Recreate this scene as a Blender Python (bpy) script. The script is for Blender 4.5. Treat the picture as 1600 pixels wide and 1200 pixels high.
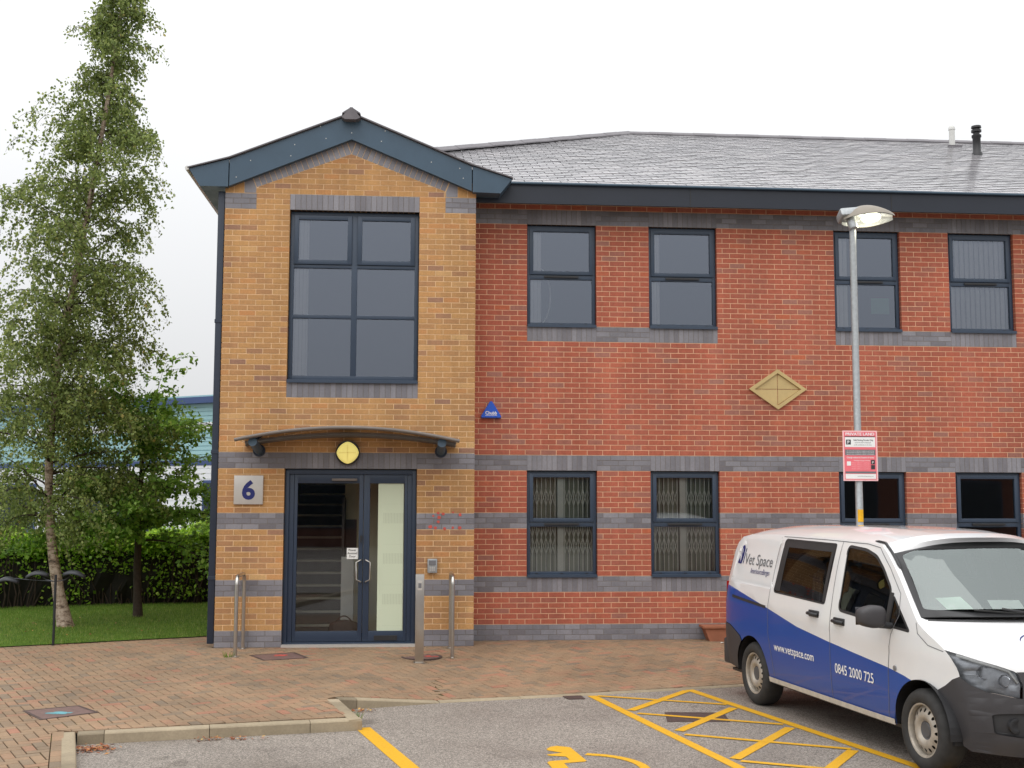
import bpy, bmesh, math, random
import numpy as np
from mathutils import Vector, Matrix
from mathutils.geometry import delaunay_2d_cdt
for o in list(bpy.data.objects): bpy.data.objects.remove(o)
random.seed(7); RN = np.random.default_rng(7)
scene = bpy.context.scene
COL = scene.collection

# ------------------------------------------------------------------ camera
CAM_LOC = Vector((2.6948, -16.3924, 2.0308)); YAW, PITCH, ROLL, FPX = .0796, .0947, .0026, 1850.0
cd = bpy.data.cameras.new('camera'); cam = bpy.data.objects.new('camera', cd); COL.objects.link(cam)
fw = Vector((math.sin(YAW)*math.cos(PITCH), math.cos(YAW)*math.cos(PITCH), math.sin(PITCH)))
rt = Vector((math.cos(YAW), -math.sin(YAW), 0)); up = rt.cross(fw)
r2 = rt*math.cos(ROLL)+up*math.sin(ROLL); u2 = up*math.cos(ROLL)-rt*math.sin(ROLL)
mw = Matrix((r2, u2, -fw)).transposed().to_4x4(); mw.translation = CAM_LOC
cam.matrix_world = mw
cd.sensor_width = 36; cd.lens = 36*FPX/1600; cd.clip_start = .1; cd.clip_end = 2000
scene.camera = cam
# ------------------------------------------------------------------ sky (overcast) and sun
SUN_EL, SUN_AZ = math.radians(58), math.radians(205)      # azimuth from +Y, clockwise
world = bpy.data.worlds.new('World'); scene.world = world; world.use_nodes = True
nt = world.node_tree; nt.nodes.clear(); N = nt.nodes.new; L = nt.links.new
out = N('ShaderNodeOutputWorld'); bg = N('ShaderNodeBackground'); L(bg.outputs[0], out.inputs[0])
sky = N('ShaderNodeTexSky'); sky.sky_type = 'NISHITA'; sky.sun_disc = False
sky.sun_elevation = SUN_EL; sky.sun_rotation = SUN_AZ; sky.air_density = 1.0; sky.dust_density = 4.0
hs = N('ShaderNodeHueSaturation'); hs.inputs['Saturation'].default_value = .25; hs.inputs['Value'].default_value = .12
L(sky.outputs[0], hs.inputs['Color'])
tc = N('ShaderNodeTexCoord'); sp = N('ShaderNodeSeparateXYZ'); L(tc.outputs['Generated'], sp.inputs[0])
mr = N('ShaderNodeMapRange'); mr.inputs['From Min'].default_value = 0; mr.inputs['From Max'].default_value = 1
mr.inputs['To Min'].default_value = .345; mr.inputs['To Max'].default_value = 1.0; L(sp.outputs['Z'], mr.inputs['Value'])
cl = N('ShaderNodeVectorMath'); cl.operation = 'SCALE'; cl.inputs[0].default_value = (.975, .985, 1.0); L(mr.outputs[0], cl.inputs['Scale'])
cz = N('ShaderNodeVectorMath'); cz.operation = 'SCALE'; cz.inputs['Scale'].default_value = 2.12; L(cl.outputs[0], cz.inputs[0])
mx = N('ShaderNodeMix'); mx.data_type = 'RGBA'; mx.inputs[0].default_value = .12
L(cz.outputs[0], mx.inputs[6]); L(hs.outputs[0], mx.inputs[7]); L(mx.outputs[2], bg.inputs[0]); bg.inputs[1].default_value = 1.0
sd = bpy.data.lights.new('sun', 'SUN'); sd.energy = 1.0; sd.angle = math.radians(75); sd.color = (1, .97, .93)
so = bpy.data.objects.new('sun', sd); COL.objects.link(so)
sv = Vector((math.sin(SUN_AZ)*math.cos(SUN_EL), math.cos(SUN_AZ)*math.cos(SUN_EL), math.sin(SUN_EL)))
so.rotation_euler = sv.to_track_quat('Z', 'Y').to_euler()
scene.view_settings.view_transform = 'Standard'; scene.view_settings.look = 'None'
scene.view_settings.exposure = 0.0; scene.view_settings.gamma = 1.0; scene.view_settings.use_curve_mapping = False
scene.render.engine = 'CYCLES'
scene.cycles.max_bounces = 8; scene.cycles.transparent_max_bounces = 24; scene.cycles.caustics_reflective = False

# ------------------------------------------------------------------ helpers
def srgb(r, g, b):
    f = lambda c: (c/255/12.92) if c/255 <= .04045 else ((c/255+.055)/1.055)**2.4
    return (f(r), f(g), f(b))
MATS = {}
def newmat(name):
    m = bpy.data.materials.new(name); m.use_nodes = True; t = m.node_tree; t.nodes.clear()
    o = t.nodes.new('ShaderNodeOutputMaterial'); p = t.nodes.new('ShaderNodeBsdfPrincipled'); t.links.new(p.outputs[0], o.inputs[0])
    MATS[name] = m; return m, t, p, o
def setp(p, rough=.6, metal=0, spec=.5, coat=0):
    p.inputs['Roughness'].default_value = rough; p.inputs['Metallic'].default_value = metal
    p.inputs['Specular IOR Level'].default_value = spec; p.inputs['Coat Weight'].default_value = coat; p.inputs['Coat Roughness'].default_value = .05
def noise(t, scale, detail=6, rough=.6, vec=None, coord='Object', stretch=None):
    n = t.nodes.new('ShaderNodeTexNoise'); n.inputs['Scale'].default_value = scale; n.inputs['Detail'].default_value = detail; n.inputs['Roughness'].default_value = rough
    c = t.nodes.new('ShaderNodeTexCoord') if coord != 'Pos' else t.nodes.new('ShaderNodeNewGeometry')
    src = c.outputs[coord] if coord != 'Pos' else c.outputs['Position']
    if stretch:
        mp = t.nodes.new('ShaderNodeMapping'); mp.inputs['Scale'].default_value = stretch; t.links.new(src, mp.inputs[0]); src = mp.outputs[0]
    t.links.new(src, n.inputs['Vector']); return n
def ramp(t, src, stops, interp='LINEAR'):
    r = t.nodes.new('ShaderNodeValToRGB'); r.color_ramp.interpolation = interp
    while len(r.color_ramp.elements) < len(stops): r.color_ramp.elements.new(.5)
    for e, (p, c) in zip(r.color_ramp.elements, stops): e.position = p; e.color = (*c, 1) if len(c) == 3 else c
    t.links.new(src, r.inputs[0]); return r
def mixc(t, a, b, fac, mode='MIX'):
    m = t.nodes.new('ShaderNodeMix'); m.data_type = 'RGBA'; m.blend_type = mode
    for s, v in ((0, fac), (6, a), (7, b)):
        if hasattr(v, 'type'): t.links.new(v, m.inputs[s])
        else: m.inputs[s].default_value = v if s == 0 else (*v, 1)
    return m.outputs[2]
def bumpn(t, p, src, strength=.3, dist=.01):
    b = t.nodes.new('ShaderNodeBump'); b.inputs['Strength'].default_value = strength; b.inputs['Distance'].default_value = dist
    t.links.new(src, b.inputs['Height']); t.links.new(b.outputs[0], p.inputs['Normal'])
def mat(name, col, rough=.6, metal=0, var=.12, scale=5, bump=0, bscale=120, spec=.5, coat=0, coord='Object', rvar=0):
    m, t, p, o = newmat(name); setp(p, rough, metal, spec, coat)
    n = noise(t, scale, coord=coord)
    lo = tuple(max(0, c*(1-var)) for c in col); hi = tuple(min(1, c*(1+var)) for c in col)
    r = ramp(t, n.outputs['Fac'], [(.3, lo), (.7, hi)]); t.links.new(r.outputs[0], p.inputs['Base Color'])
    if bump: bumpn(t, p, noise(t, bscale, 3, coord=coord).outputs['Fac'], bump, .004)
    if rvar:
        q = ramp(t, noise(t, scale*2.3, coord=coord).outputs['Fac'], [(.3, (rough-rvar,)*3), (.7, (rough+rvar,)*3)]); t.links.new(q.outputs[0], p.inputs['Roughness'])
    return m
def tintmat(name, stops, rough=.8, mott=.25, mscale=40, grime=.25, bump=.35, spec=.3, coord='Pos', interp='LINEAR', gstretch=(1.2, 1.2, .35)):
    m, t, p, o = newmat(name); setp(p, rough, spec=spec)
    a = t.nodes.new('ShaderNodeAttribute'); a.attribute_type = 'GEOMETRY'; a.attribute_name = 'tint'
    b = t.nodes.new('ShaderNodeAttribute'); b.attribute_type = 'OBJECT'; b.attribute_name = 'tint'
    s = t.nodes.new('ShaderNodeMath'); s.operation = 'ADD'; t.links.new(a.outputs['Fac'], s.inputs[0]); t.links.new(b.outputs['Fac'], s.inputs[1])
    r = ramp(t, s.outputs[0], stops, interp)
    n1 = noise(t, mscale, 5, .65, coord=coord); q = ramp(t, n1.outputs['Fac'], [(.25, (1-mott,)*3), (.75, (1+mott*.6,)*3)])
    c = mixc(t, r.outputs[0], q.outputs[0], 1.0, 'MULTIPLY')
    n2 = noise(t, 1.1, 6, .7, coord=coord, stretch=gstretch); g = ramp(t, n2.outputs['Fac'], [(.35, (1-grime,)*3), (.62, (1.05,)*3)])
    c = mixc(t, c, g.outputs[0], 1.0, 'MULTIPLY'); t.links.new(c, p.inputs['Base Color'])
    bumpn(t, p, noise(t, 220, 4, .7, coord=coord).outputs['Fac'], bump, .004)
    if name == 'slate': p.inputs['Coat Weight'].default_value = 1.0; p.inputs['Coat Roughness'].default_value = .2; p.inputs['Coat IOR'].default_value = 1.5   # rain-wet
    return m
def glassmat(name, ior, tint, gcol=(.93, .96, 1), rough=.0):
    m, t, p, o = newmat(name); t.nodes.remove(p)
    tr = t.nodes.new('ShaderNodeBsdfTransparent'); tr.inputs[0].default_value = (*tint, 1)
    gl = t.nodes.new('ShaderNodeBsdfGlossy'); gl.inputs[0].default_value = (*gcol, 1); gl.inputs['Roughness'].default_value = rough
    fr = t.nodes.new('ShaderNodeFresnel'); fr.inputs[0].default_value = ior
    mx = t.nodes.new('ShaderNodeMixShader'); t.links.new(fr.outputs[0], mx.inputs[0]); t.links.new(tr.outputs[0], mx.inputs[1]); t.links.new(gl.outputs[0], mx.inputs[2])
    t.links.new(mx.outputs[0], o.inputs[0])
    nb = noise(t, 1.3, 2); b = t.nodes.new('ShaderNodeBump'); b.inputs['Strength'].default_value = .02; b.inputs['Distance'].default_value = .02
    t.links.new(nb.outputs['Fac'], b.inputs['Height']); t.links.new(b.outputs[0], gl.inputs['Normal'])
    return m
def emitmat(name, col, strength):
    m, t, p, o = newmat(name); p.inputs['Base Color'].default_value = (*col, 1); p.inputs['Emission Color'].default_value = (*col, 1); p.inputs['Emission Strength'].default_value = strength
    return m
def leafmat(name, stops, trans=.35):
    m, t, p, o = newmat(name); setp(p, .5, spec=.4)
    g = t.nodes.new('ShaderNodeNewGeometry'); r = ramp(t, g.outputs['Random Per Island'], stops)
    t.links.new(r.outputs[0], p.inputs['Base Color'])
    tl = t.nodes.new('ShaderNodeBsdfTranslucent'); hb = t.nodes.new('ShaderNodeHueSaturation'); hb.inputs['Value'].default_value = 1.5; hb.inputs['Hue'].default_value = .485
    t.links.new(r.outputs[0], hb.inputs['Color']); t.links.new(hb.outputs[0], tl.inputs[0])
    mx = t.nodes.new('ShaderNodeMixShader'); mx.inputs[0].default_value = trans
    t.links.new(p.outputs[0], mx.inputs[1]); t.links.new(tl.outputs[0], mx.inputs[2]); t.links.new(mx.outputs[0], o.inputs[0]); return m

def link(name, me, m=None, parent=None, smooth=False):
    if m is not None and not len(me.materials): me.materials.append(MATS[m] if isinstance(m, str) else m)
    if smooth: me.polygons.foreach_set('use_smooth', [True]*len(me.polygons))
    o = bpy.data.objects.new(name, me); COL.objects.link(o)
    if parent is not None: o.parent = parent
    return o
def np_mesh(verts, faces, tint=None):
    verts = np.asarray(verts, dtype=np.float32); faces = np.asarray(faces, dtype=np.int32); k = faces.shape[1]
    me = bpy.data.meshes.new('mesh'); me.vertices.add(len(verts)); me.vertices.foreach_set('co', verts.ravel())
    me.loops.add(faces.size); me.loops.foreach_set('vertex_index', faces.ravel())
    me.polygons.add(len(faces)); me.polygons.foreach_set('loop_start', np.arange(0, faces.size, k, dtype=np.int32)); me.polygons.foreach_set('loop_total', np.full(len(faces), k, dtype=np.int32))
    me.update(calc_edges=True); me.shade_flat()
    if tint is not None:
        a = me.attributes.new('tint', 'FLOAT', 'FACE'); a.data.foreach_set('value', np.asarray(tint, dtype=np.float32))
    return me
class MB:
    def __init__(s): s.v = []; s.f = []; s.t = []
    def add(s, vs, fs, tint=0.0):
        b = len(s.v); s.v += [tuple(v) for v in vs]; s.f += [tuple(i+b for i in f) for f in fs]; s.t += [tint]*len(fs); return s
    def box(s, x0, x1, y0, y1, z0, z1, tint=0.0, ch=0):
        if x0 > x1: x0, x1 = x1, x0
        if y0 > y1: y0, y1 = y1, y0
        if z0 > z1: z0, z1 = z1, z0
        if ch: return s.chbox(x0, x1, y0, y1, z0, z1, ch, tint)
        vs = [(x0, y0, z0), (x1, y0, z0), (x1, y1, z0), (x0, y1, z0), (x0, y0, z1), (x1, y0, z1), (x1, y1, z1), (x0, y1, z1)]
        return s.add(vs, [(0, 3, 2, 1), (4, 5, 6, 7), (0, 1, 5, 4), (1, 2, 6, 5), (2, 3, 7, 6), (3, 0, 4, 7)], tint)
    def chbox(s, x0, x1, y0, y1, z0, z1, c, tint=0.0):
        bm = bmesh.new(); r = bmesh.ops.create_cube(bm, size=1)
        for v in bm.verts: v.co = ((x0+x1)/2+v.co.x*(x1-x0), (y0+y1)/2+v.co.y*(y1-y0), (z0+z1)/2+v.co.z*(z1-z0))
        bmesh.ops.bevel(bm, geom=list(bm.edges), offset=c, segments=2, affect='EDGES', profile=.6)
        bm.verts.index_update(); s.add([v.co for v in bm.verts], [[v.index for v in f.verts] for f in bm.faces], tint); bm.free(); return s
    def prism(s, poly, fn0, fn1, tint=0.0, caps=(True, True)):
        n = len(poly); a = [fn0(*p) for p in poly]; b = [fn1(*p) for p in poly]
        fs = [(i, (i+1) % n, n+(i+1) % n, n+i) for i in range(n)]
        if caps[0]: fs.append(tuple(range(n-1, -1, -1)))
        if caps[1]: fs.append(tuple(range(n, 2*n)))
        return s.add(a+b, fs, tint)
    def tube(s, path, rad, n=10, cap=True, closed=False):
        P = [Vector(p) for p in path]; m = len(P); R = rad if isinstance(rad, (list, tuple)) else [rad]*m
        vs = []; ref = None
        for i in range(m):
            if closed: d = (P[(i+1) % m]-P[i-1])
            else: d = (P[min(i+1, m-1)]-P[max(i-1, 0)])
            d.normalize()
            if ref is None: ref = Vector((0, 0, 1)) if abs(d.z) < .9 else Vector((1, 0, 0))
            u = d.cross(ref); 
            if u.length < 1e-4: u = d.cross(Vector((0, 1, 0)))
            u.normalize(); w = u.cross(d); ref = w
            vs += [P[i]+(u*math.cos(2*math.pi*k/n)+w*math.sin(2*math.pi*k/n))*R[i] for k in range(n)]
        fs = []
        for i in range(m if closed else m-1):
            for k in range(n): fs.append((i*n+k, i*n+(k+1) % n, ((i+1) % m)*n+(k+1) % n, ((i+1) % m)*n+k))
        if cap and not closed: fs += [tuple(range(n-1, -1, -1)), tuple((m-1)*n+k for k in range(n))]
        return s.add(vs, fs)
    def lathe(s, prof, origin=(0, 0, 0), axis='Z', n=32, cap=True):
        vs = []; fs = []; m = len(prof)
        for r, h in prof:
            for k in range(n):
                a = 2*math.pi*k/n; c, d = r*math.cos(a), r*math.sin(a)
                v = (c, d, h) if axis == 'Z' else ((c, h, d) if axis == 'Y' else (h, c, d))
                vs.append(tuple(v[i]+origin[i] for i in range(3)))
        for i in range(m-1):
            for k in range(n): fs.append((i*n+k, i*n+(k+1) % n, (i+1)*n+(k+1) % n, (i+1)*n+k))
        if cap: fs += [tuple(range(n-1, -1, -1)), tuple((m-1)*n+k for k in range(n))]
        return s.add(vs, fs)
    def build(s, name, m, parent=None, smooth=False, tint=False, off=None):
        me = bpy.data.meshes.new(name)
        vs = s.v if off is None else [(v[0]-off[0], v[1]-off[1], v[2]-off[2]) for v in s.v]
        me.from_pydata(vs, [], s.f); me.update()
        if tint:
            a = me.attributes.new('tint', 'FLOAT', 'FACE'); a.data.foreach_set('value', s.t)
        bm = bmesh.new(); bm.from_mesh(me); bmesh.ops.recalc_face_normals(bm, faces=bm.faces); bm.to_mesh(me); bm.free()
        o = link(name, me, m, parent)
        if smooth: shade(o, smooth)
        return o
def shade(o, ang=35):
    me = o.data; me.polygons.foreach_set('use_smooth', [True]*len(me.polygons))
    a = math.radians(ang if ang is not True else 35)
    bm = bmesh.new(); bm.from_mesh(me)
    for e in bm.edges: e.smooth = not (len(e.link_faces) == 2 and e.calc_face_angle(0) > a)
    bm.to_mesh(me); bm.free()
def tag(o, label=None, cat=None, group=None, kind=None):
    if label: o['label'] = label
    if cat: o['category'] = cat
    if group: o['group'] = group
    if kind: o['kind'] = kind
    return o
def thing(name, label, cat, loc=(0, 0, 0), group=None, rz=0):
    o = bpy.data.objects.new(name, None); COL.objects.link(o); o.location = loc; o.rotation_euler = (0, 0, rz); o.empty_display_size = .2
    return tag(o, label, cat, group)
def text2d(body, size=1.0, bold=0.0, width=None, align='LEFT', space=1.0):
    c = bpy.data.curves.new('t', 'FONT'); c.body = body; c.size = size; c.align_x = align; c.offset = bold; c.resolution_u = 4; c.space_character = space
    o = bpy.data.objects.new('t', c); COL.objects.link(o); bpy.context.view_layer.update()
    me = bpy.data.meshes.new_from_object(o.evaluated_get(bpy.context.evaluated_depsgraph_get()))
    vs = [(v.co.x, v.co.y) for v in me.vertices]; fs = [tuple(p.vertices) for p in me.polygons]
    bpy.data.objects.remove(o); bpy.data.curves.remove(c); bpy.data.meshes.remove(me)
    x0 = min(v[0] for v in vs); x1 = max(v[0] for v in vs)
    if width: k = width/(x1-x0); vs = [((v[0]-x0)*k, v[1]) for v in vs]
    return vs, fs
def clip_poly(subj, conv):
    """clip any polygon by a convex one (CCW)"""
    outp = list(subj)
    for i in range(len(conv)):
        a = conv[i]; b = conv[(i+1) % len(conv)]; inp = outp; outp = []
        if not inp: break
        sd_ = lambda p: (b[0]-a[0])*(p[1]-a[1])-(b[1]-a[1])*(p[0]-a[0])
        for j in range(len(inp)):
            p, q = inp[j], inp[(j+1) % len(inp)]; sp_, sq = sd_(p), sd_(q)
            if sp_ >= 0: outp.append(p)
            if (sp_ >= 0) != (sq >= 0):
                k = sp_/(sp_-sq); outp.append((p[0]+(q[0]-p[0])*k, p[1]+(q[1]-p[1])*k))
    return outp
def area(p): return .5*sum(p[i][0]*p[(i+1) % len(p)][1]-p[(i+1) % len(p)][0]*p[i][1] for i in range(len(p)))
def inside(pt, poly):
    x, y = pt; c = False; j = len(poly)-1
    for i in range(len(poly)):
        xi, yi = poly[i]; xj, yj = poly[j]
        if (yi > y) != (yj > y) and x < (xj-xi)*(y-yi)/(yj-yi)+xi: c = not c
        j = i
    return c
def sstep(a, b, x): t = min(1, max(0, (x-a)/(b-a))); return t*t*(3-2*t)
def project(p):
    d = Vector(p)-CAM_LOC; w = d.dot(fw); return 800+FPX*d.dot(r2)/w, 600-FPX*d.dot(u2)/w
# ------------------------------------------------------------------ materials
tintmat('buff', [(0, srgb(162, 124, 104)), (.04, srgb(172, 130, 100)), (.10, srgb(184, 138, 98)), (.3, srgb(191, 145, 98)), (.6, srgb(197, 150, 99)), (.85, srgb(202, 155, 102)), (.95, srgb(202, 144, 94)), (1, srgb(210, 170, 118))], rough=.85, mott=.22, grime=.24, gstretch=(1.5, 1.5, .2))
tintmat('redbrick', [(0, srgb(166, 116, 102)), (.04, srgb(170, 110, 94)), (.15, srgb(176, 103, 84)), (.55, srgb(181, 101, 80)), (.85, srgb(184, 104, 82)), (.96, srgb(189, 110, 86)), (1, srgb(194, 108, 78))], rough=.85, mott=.2, grime=.24, gstretch=(1.5, 1.5, .2))
tintmat('bluebrick', [(0, srgb(116, 112, 117)), (.3, srgb(126, 124, 130)), (.7, srgb(136, 134, 140)), (1, srgb(146, 144, 150))], rough=.5, spec=.5, bump=.2, mott=.15, grime=.2)
mat('mortar_grey', srgb(120, 114, 112), .9, var=.15, scale=9, bump=.4)
mat('mortar_buff', srgb(224, 190, 148), .9, var=.15, scale=9, bump=.4, coord='Object')
mat('mortar_red', srgb(217, 174, 142), .9, var=.15, scale=9, bump=.4)
tintmat('slate', [(0, srgb(128, 126, 130)), (.5, srgb(146, 143, 147)), (1, srgb(172, 168, 170))], rough=.22, spec=1.0, mott=.2, mscale=14, grime=.25, bump=.08, gstretch=(1, 1, 1))
mat('navy', srgb(62, 84, 102), .42, var=.08, scale=3, rvar=.06)
mat('navy_dark', srgb(36, 46, 62), .45, var=.12, scale=3)
mat('frame_navy', srgb(52, 66, 84), .38, var=.06, scale=4)
mat('door_navy', srgb(44, 58, 78), .35, var=.06, scale=4)
mat('fascia_navy', srgb(30, 36, 48), .4, var=.1, scale=2)
mat('soffit', srgb(60, 54, 52), .7, var=.2)
mat('black', (.02, .02, .022), .45, var=.2)
mat('rubber', (.018, .018, .018), .75, var=.25, bump=.2)
mat('white_trim', srgb(214, 214, 210), .5, var=.06)
mat('roof_felt', srgb(44, 43, 46), .8, var=.15)
mat('ridge', srgb(104, 100, 104), .5, var=.15, bump=.2)
glassmat('glass_up', 2.65, (.97, .98, 1.0), (.76, .84, 1.0)); glassmat('glass_low', 1.9, (.95, .97, .96)); glassmat('glass_door', 1.75, (.94, .96, .95))
mat('room', srgb(112, 112, 112), .8, var=.05); mat('room_cream', srgb(232, 224, 190), .8, var=.05); mat('room_floor', srgb(92, 84, 78), .8)
mat('blind', srgb(236, 236, 230), .8, var=.05); mat('blind_green', srgb(172, 178, 160), .85, var=.08); mat('stair_dark', srgb(84, 78, 74), .7, var=.2); mat('nosing', srgb(214, 208, 190), .55)
mat('grille', srgb(238, 240, 230), .5, var=.08)
mat('steel', srgb(190, 186, 180), .28, metal=1, var=.06, scale=8, bump=.05)
mat('galv', srgb(166, 170, 172), .5, metal=.55, var=.14, scale=24, rvar=.1)
mat('alu', srgb(196, 192, 186), .4, metal=.3, var=.05)
mat('canopy_grey', srgb(112, 104, 98), .5, var=.12, rvar=.1)
mat('blue_plastic', srgb(36, 92, 206), .3, var=.06); mat('white_ink', (.85, .85, .85), .5, var=.02); mat('navy_ink', srgb(24, 34, 104), .5, var=.04)
mat('sand_paint', srgb(194, 170, 118), .55, var=.08)
mat('paper', (.82, .82, .8), .6, var=.03); mat('black_ink', (.03, .03, .035), .6, var=.03); mat('grey_ink', (.16, .16, .17), .6, var=.03)
mat('pink', srgb(232, 112, 122), .45, var=.05); mat('pale_pink', srgb(246, 196, 196), .45, var=.03); mat('yellow_label', srgb(236, 178, 20), .5)
mat('spray_red', srgb(196, 84, 74), .7, var=.2); mat('spray_cyan', srgb(96, 150, 158), .7, var=.25)
emitmat('lamp_yellow', (1, .86, .26), .42); glassmat('canopy_glass', 1.5, (.70, .68, .64)); emitmat('lamp_white', (1, .97, .74), 2.6); mat('cowl_grey', srgb(140, 132, 120), .5, var=.1)
mat('leather', srgb(74, 44, 34), .5, var=.25, bump=.2)
mat('terracotta', srgb(150, 94, 68), .8, var=.15, bump=.3)
# asphalt: light worn aggregate
m, t, p, o = newmat('asphalt'); setp(p, .62, spec=.45)
n1 = noise(t, 170, 2, .8, coord='Pos'); n2 = noise(t, .5, 6, .65, coord='Pos'); n3 = noise(t, 75, 1, .6, coord='Pos')
r = ramp(t, n1.outputs['Fac'], [(.3, srgb(86, 80, 75)), (.5, srgb(140, 132, 124)), (.7, srgb(196, 187, 177))])
c = mixc(t, r.outputs[0], ramp(t, n2.outputs['Fac'], [(.3, (.72, .71, .70)), (.5, (.96, .95, .94)), (.7, (1.08, 1.07, 1.05))]).outputs[0], 1, 'MULTIPLY')
n4 = noise(t, 38, 3, .75, coord='Pos'); c = mixc(t, c, ramp(t, n3.outputs['Fac'], [(.34, (.5,)*3), (.5, (1.0,)*3), (.66, (1.4,)*3)]).outputs[0], 1, 'MULTIPLY')
c = mixc(t, c, ramp(t, n4.outputs['Fac'], [(.28, (.72,)*3), (.5, (1.0,)*3), (.72, (1.14,)*3)]).outputs[0], 1, 'MULTIPLY')
n5 = noise(t, 1.9, 4, .6, coord='Pos'); c = mixc(t, c, ramp(t, n5.outputs['Fac'], [(.63, (1, 1, 1)), (.72, (.66, .65, .64))]).outputs[0], 1, 'MULTIPLY')
t.links.new(c, p.inputs['Base Color']); bumpn(t, p, n1.outputs['Fac'], .6, .006)
q = ramp(t, n2.outputs['Fac'], [(.35, (.42,)*3), (.6, (.7,)*3)]); t.links.new(q.outputs[0], p.inputs['Roughness'])
tintmat('paver', [(0, srgb(132, 116, 98)), (.08, srgb(142, 122, 100)), (.3, srgb(150, 126, 101)), (.7, srgb(157, 130, 103)), (.93, srgb(162, 128, 102)), (1, srgb(166, 118, 96))], rough=.7, mott=.25, mscale=70, grime=.25, bump=.5, spec=.35, gstretch=(.6, .6, .6))
m, t, p, o = newmat('joint_sand'); setp(p, .95, spec=.1)
n = noise(t, 1.2, 6, .7, coord='Pos'); r = ramp(t, n.outputs['Fac'], [(.35, srgb(60, 48, 38)), (.55, srgb(78, 62, 46)), (.66, srgb(78, 84, 42))]); t.links.new(r.outputs[0], p.inputs['Base Color'])
tintmat('kerb', [(0, srgb(136, 124, 104)), (.5, srgb(164, 150, 126)), (1, srgb(182, 166, 142))], rough=.8, mott=.15, mscale=50, grime=.3, bump=.4, gstretch=(1, 1, 1))
# yellow road paint, worn
m, t, p, o = newmat('yellow_paint'); setp(p, .55, spec=.4)
n = noise(t, 60, 5, .75, coord='Pos'); r = ramp(t, n.outputs['Fac'], [(.30, srgb(150, 122, 62)), (.40, srgb(216, 162, 30)), (.7, srgb(226, 174, 40))]); t.links.new(r.outputs[0], p.inputs['Base Color']); bumpn(t, p, noise(t, 260, 3, coord='Pos').outputs['Fac'], .5, .005)
mat('cover', srgb(112, 88, 82), .6, var=.2, scale=14, bump=.4, bscale=160); mat('iron', srgb(82, 66, 62), .65, metal=.2, var=.25, scale=20, bump=.4)
# lawn soil/grass
m, t, p, o = newmat('lawn'); setp(p, .9, spec=.2)
n = noise(t, 3, 6, .7, coord='Pos'); n1 = noise(t, 120, 3, .7, coord='Pos')
r = ramp(t, n.outputs['Fac'], [(.3, srgb(72, 100, 32)), (.6, srgb(96, 128, 42)), (.8, srgb(116, 136, 54))])
c = mixc(t, r.outputs[0], ramp(t, n1.outputs['Fac'], [(.3, (.6,)*3), (.7, (1.25,)*3)]).outputs[0], 1, 'MULTIPLY'); t.links.new(c, p.inputs['Base Color']); bumpn(t, p, n1.outputs['Fac'], .8, .02)
mat('far_ground', srgb(96, 104, 74), .95, var=.25, scale=.2, coord='Object')
leafmat('grass_blade', [(0, srgb(78, 106, 36)), (.5, srgb(104, 136, 50)), (.85, srgb(130, 154, 70)), (1, srgb(172, 168, 104))], .4)
leafmat('birch_leaf', [(0, srgb(78, 94, 46)), (.35, srgb(110, 128, 68)), (.8, srgb(140, 156, 90)), (.985, srgb(162, 174, 108)), (1, srgb(184, 170, 100))], .45)
leafmat('rowan_leaf', [(0, srgb(82, 116, 46)), (.5, srgb(114, 156, 64)), (.9, srgb(144, 180, 84)), (1, srgb(164, 192, 98))], .48)
leafmat('hedge_leaf', [(0, srgb(96, 134, 42)), (.5, srgb(138, 180, 58)), (.9, srgb(168, 204, 80)), (1, srgb(190, 212, 100))], .48)
leafmat('litter', [(0, srgb(120, 70, 44)), (.6, srgb(168, 100, 62)), (.9, srgb(190, 140, 80)), (1, srgb(214, 190, 120))], .1)
mat('hedge_wood', srgb(26, 22, 16), .9, var=.3)
# birch bark
m, t, p, o = newmat('birch_bark'); setp(p, .8)
n = noise(t, 9, 6, .75, coord='Pos', stretch=(1, 1, 2.5)); n2 = noise(t, 16, 4, .7, coord='Pos', stretch=(1, 1, .5))
r = ramp(t, n.outputs['Fac'], [(.34, srgb(60, 50, 44)), (.44, srgb(140, 118, 102)), (.53, srgb(186, 166, 150)), (.8, srgb(208, 192, 178))])
c = mixc(t, r.outputs[0], ramp(t, n2.outputs['Fac'], [(.3, (.55, .5, .46)), (.55, (1, 1, 1))]).outputs[0], 1, 'MULTIPLY')
t.links.new(c, p.inputs['Base Color']); bumpn(t, p, n.outputs['Fac'], .6, .02)
mat('bark_dark', srgb(62, 50, 42), .9, var=.35, scale=18, bump=.6, bscale=60)
mat('clad_white', srgb(222, 226, 230), .5, var=.04, scale=1); mat('clad_teal', srgb(150, 190, 196), .5, var=.05, scale=1); mat('clad_blue', srgb(56, 76, 120), .5, var=.08, scale=1)
mat('dark_glass', srgb(34, 44, 54), .12, var=.1)
mat('ornament', srgb(52, 54, 58), .4, metal=.4, var=.2)
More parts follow.
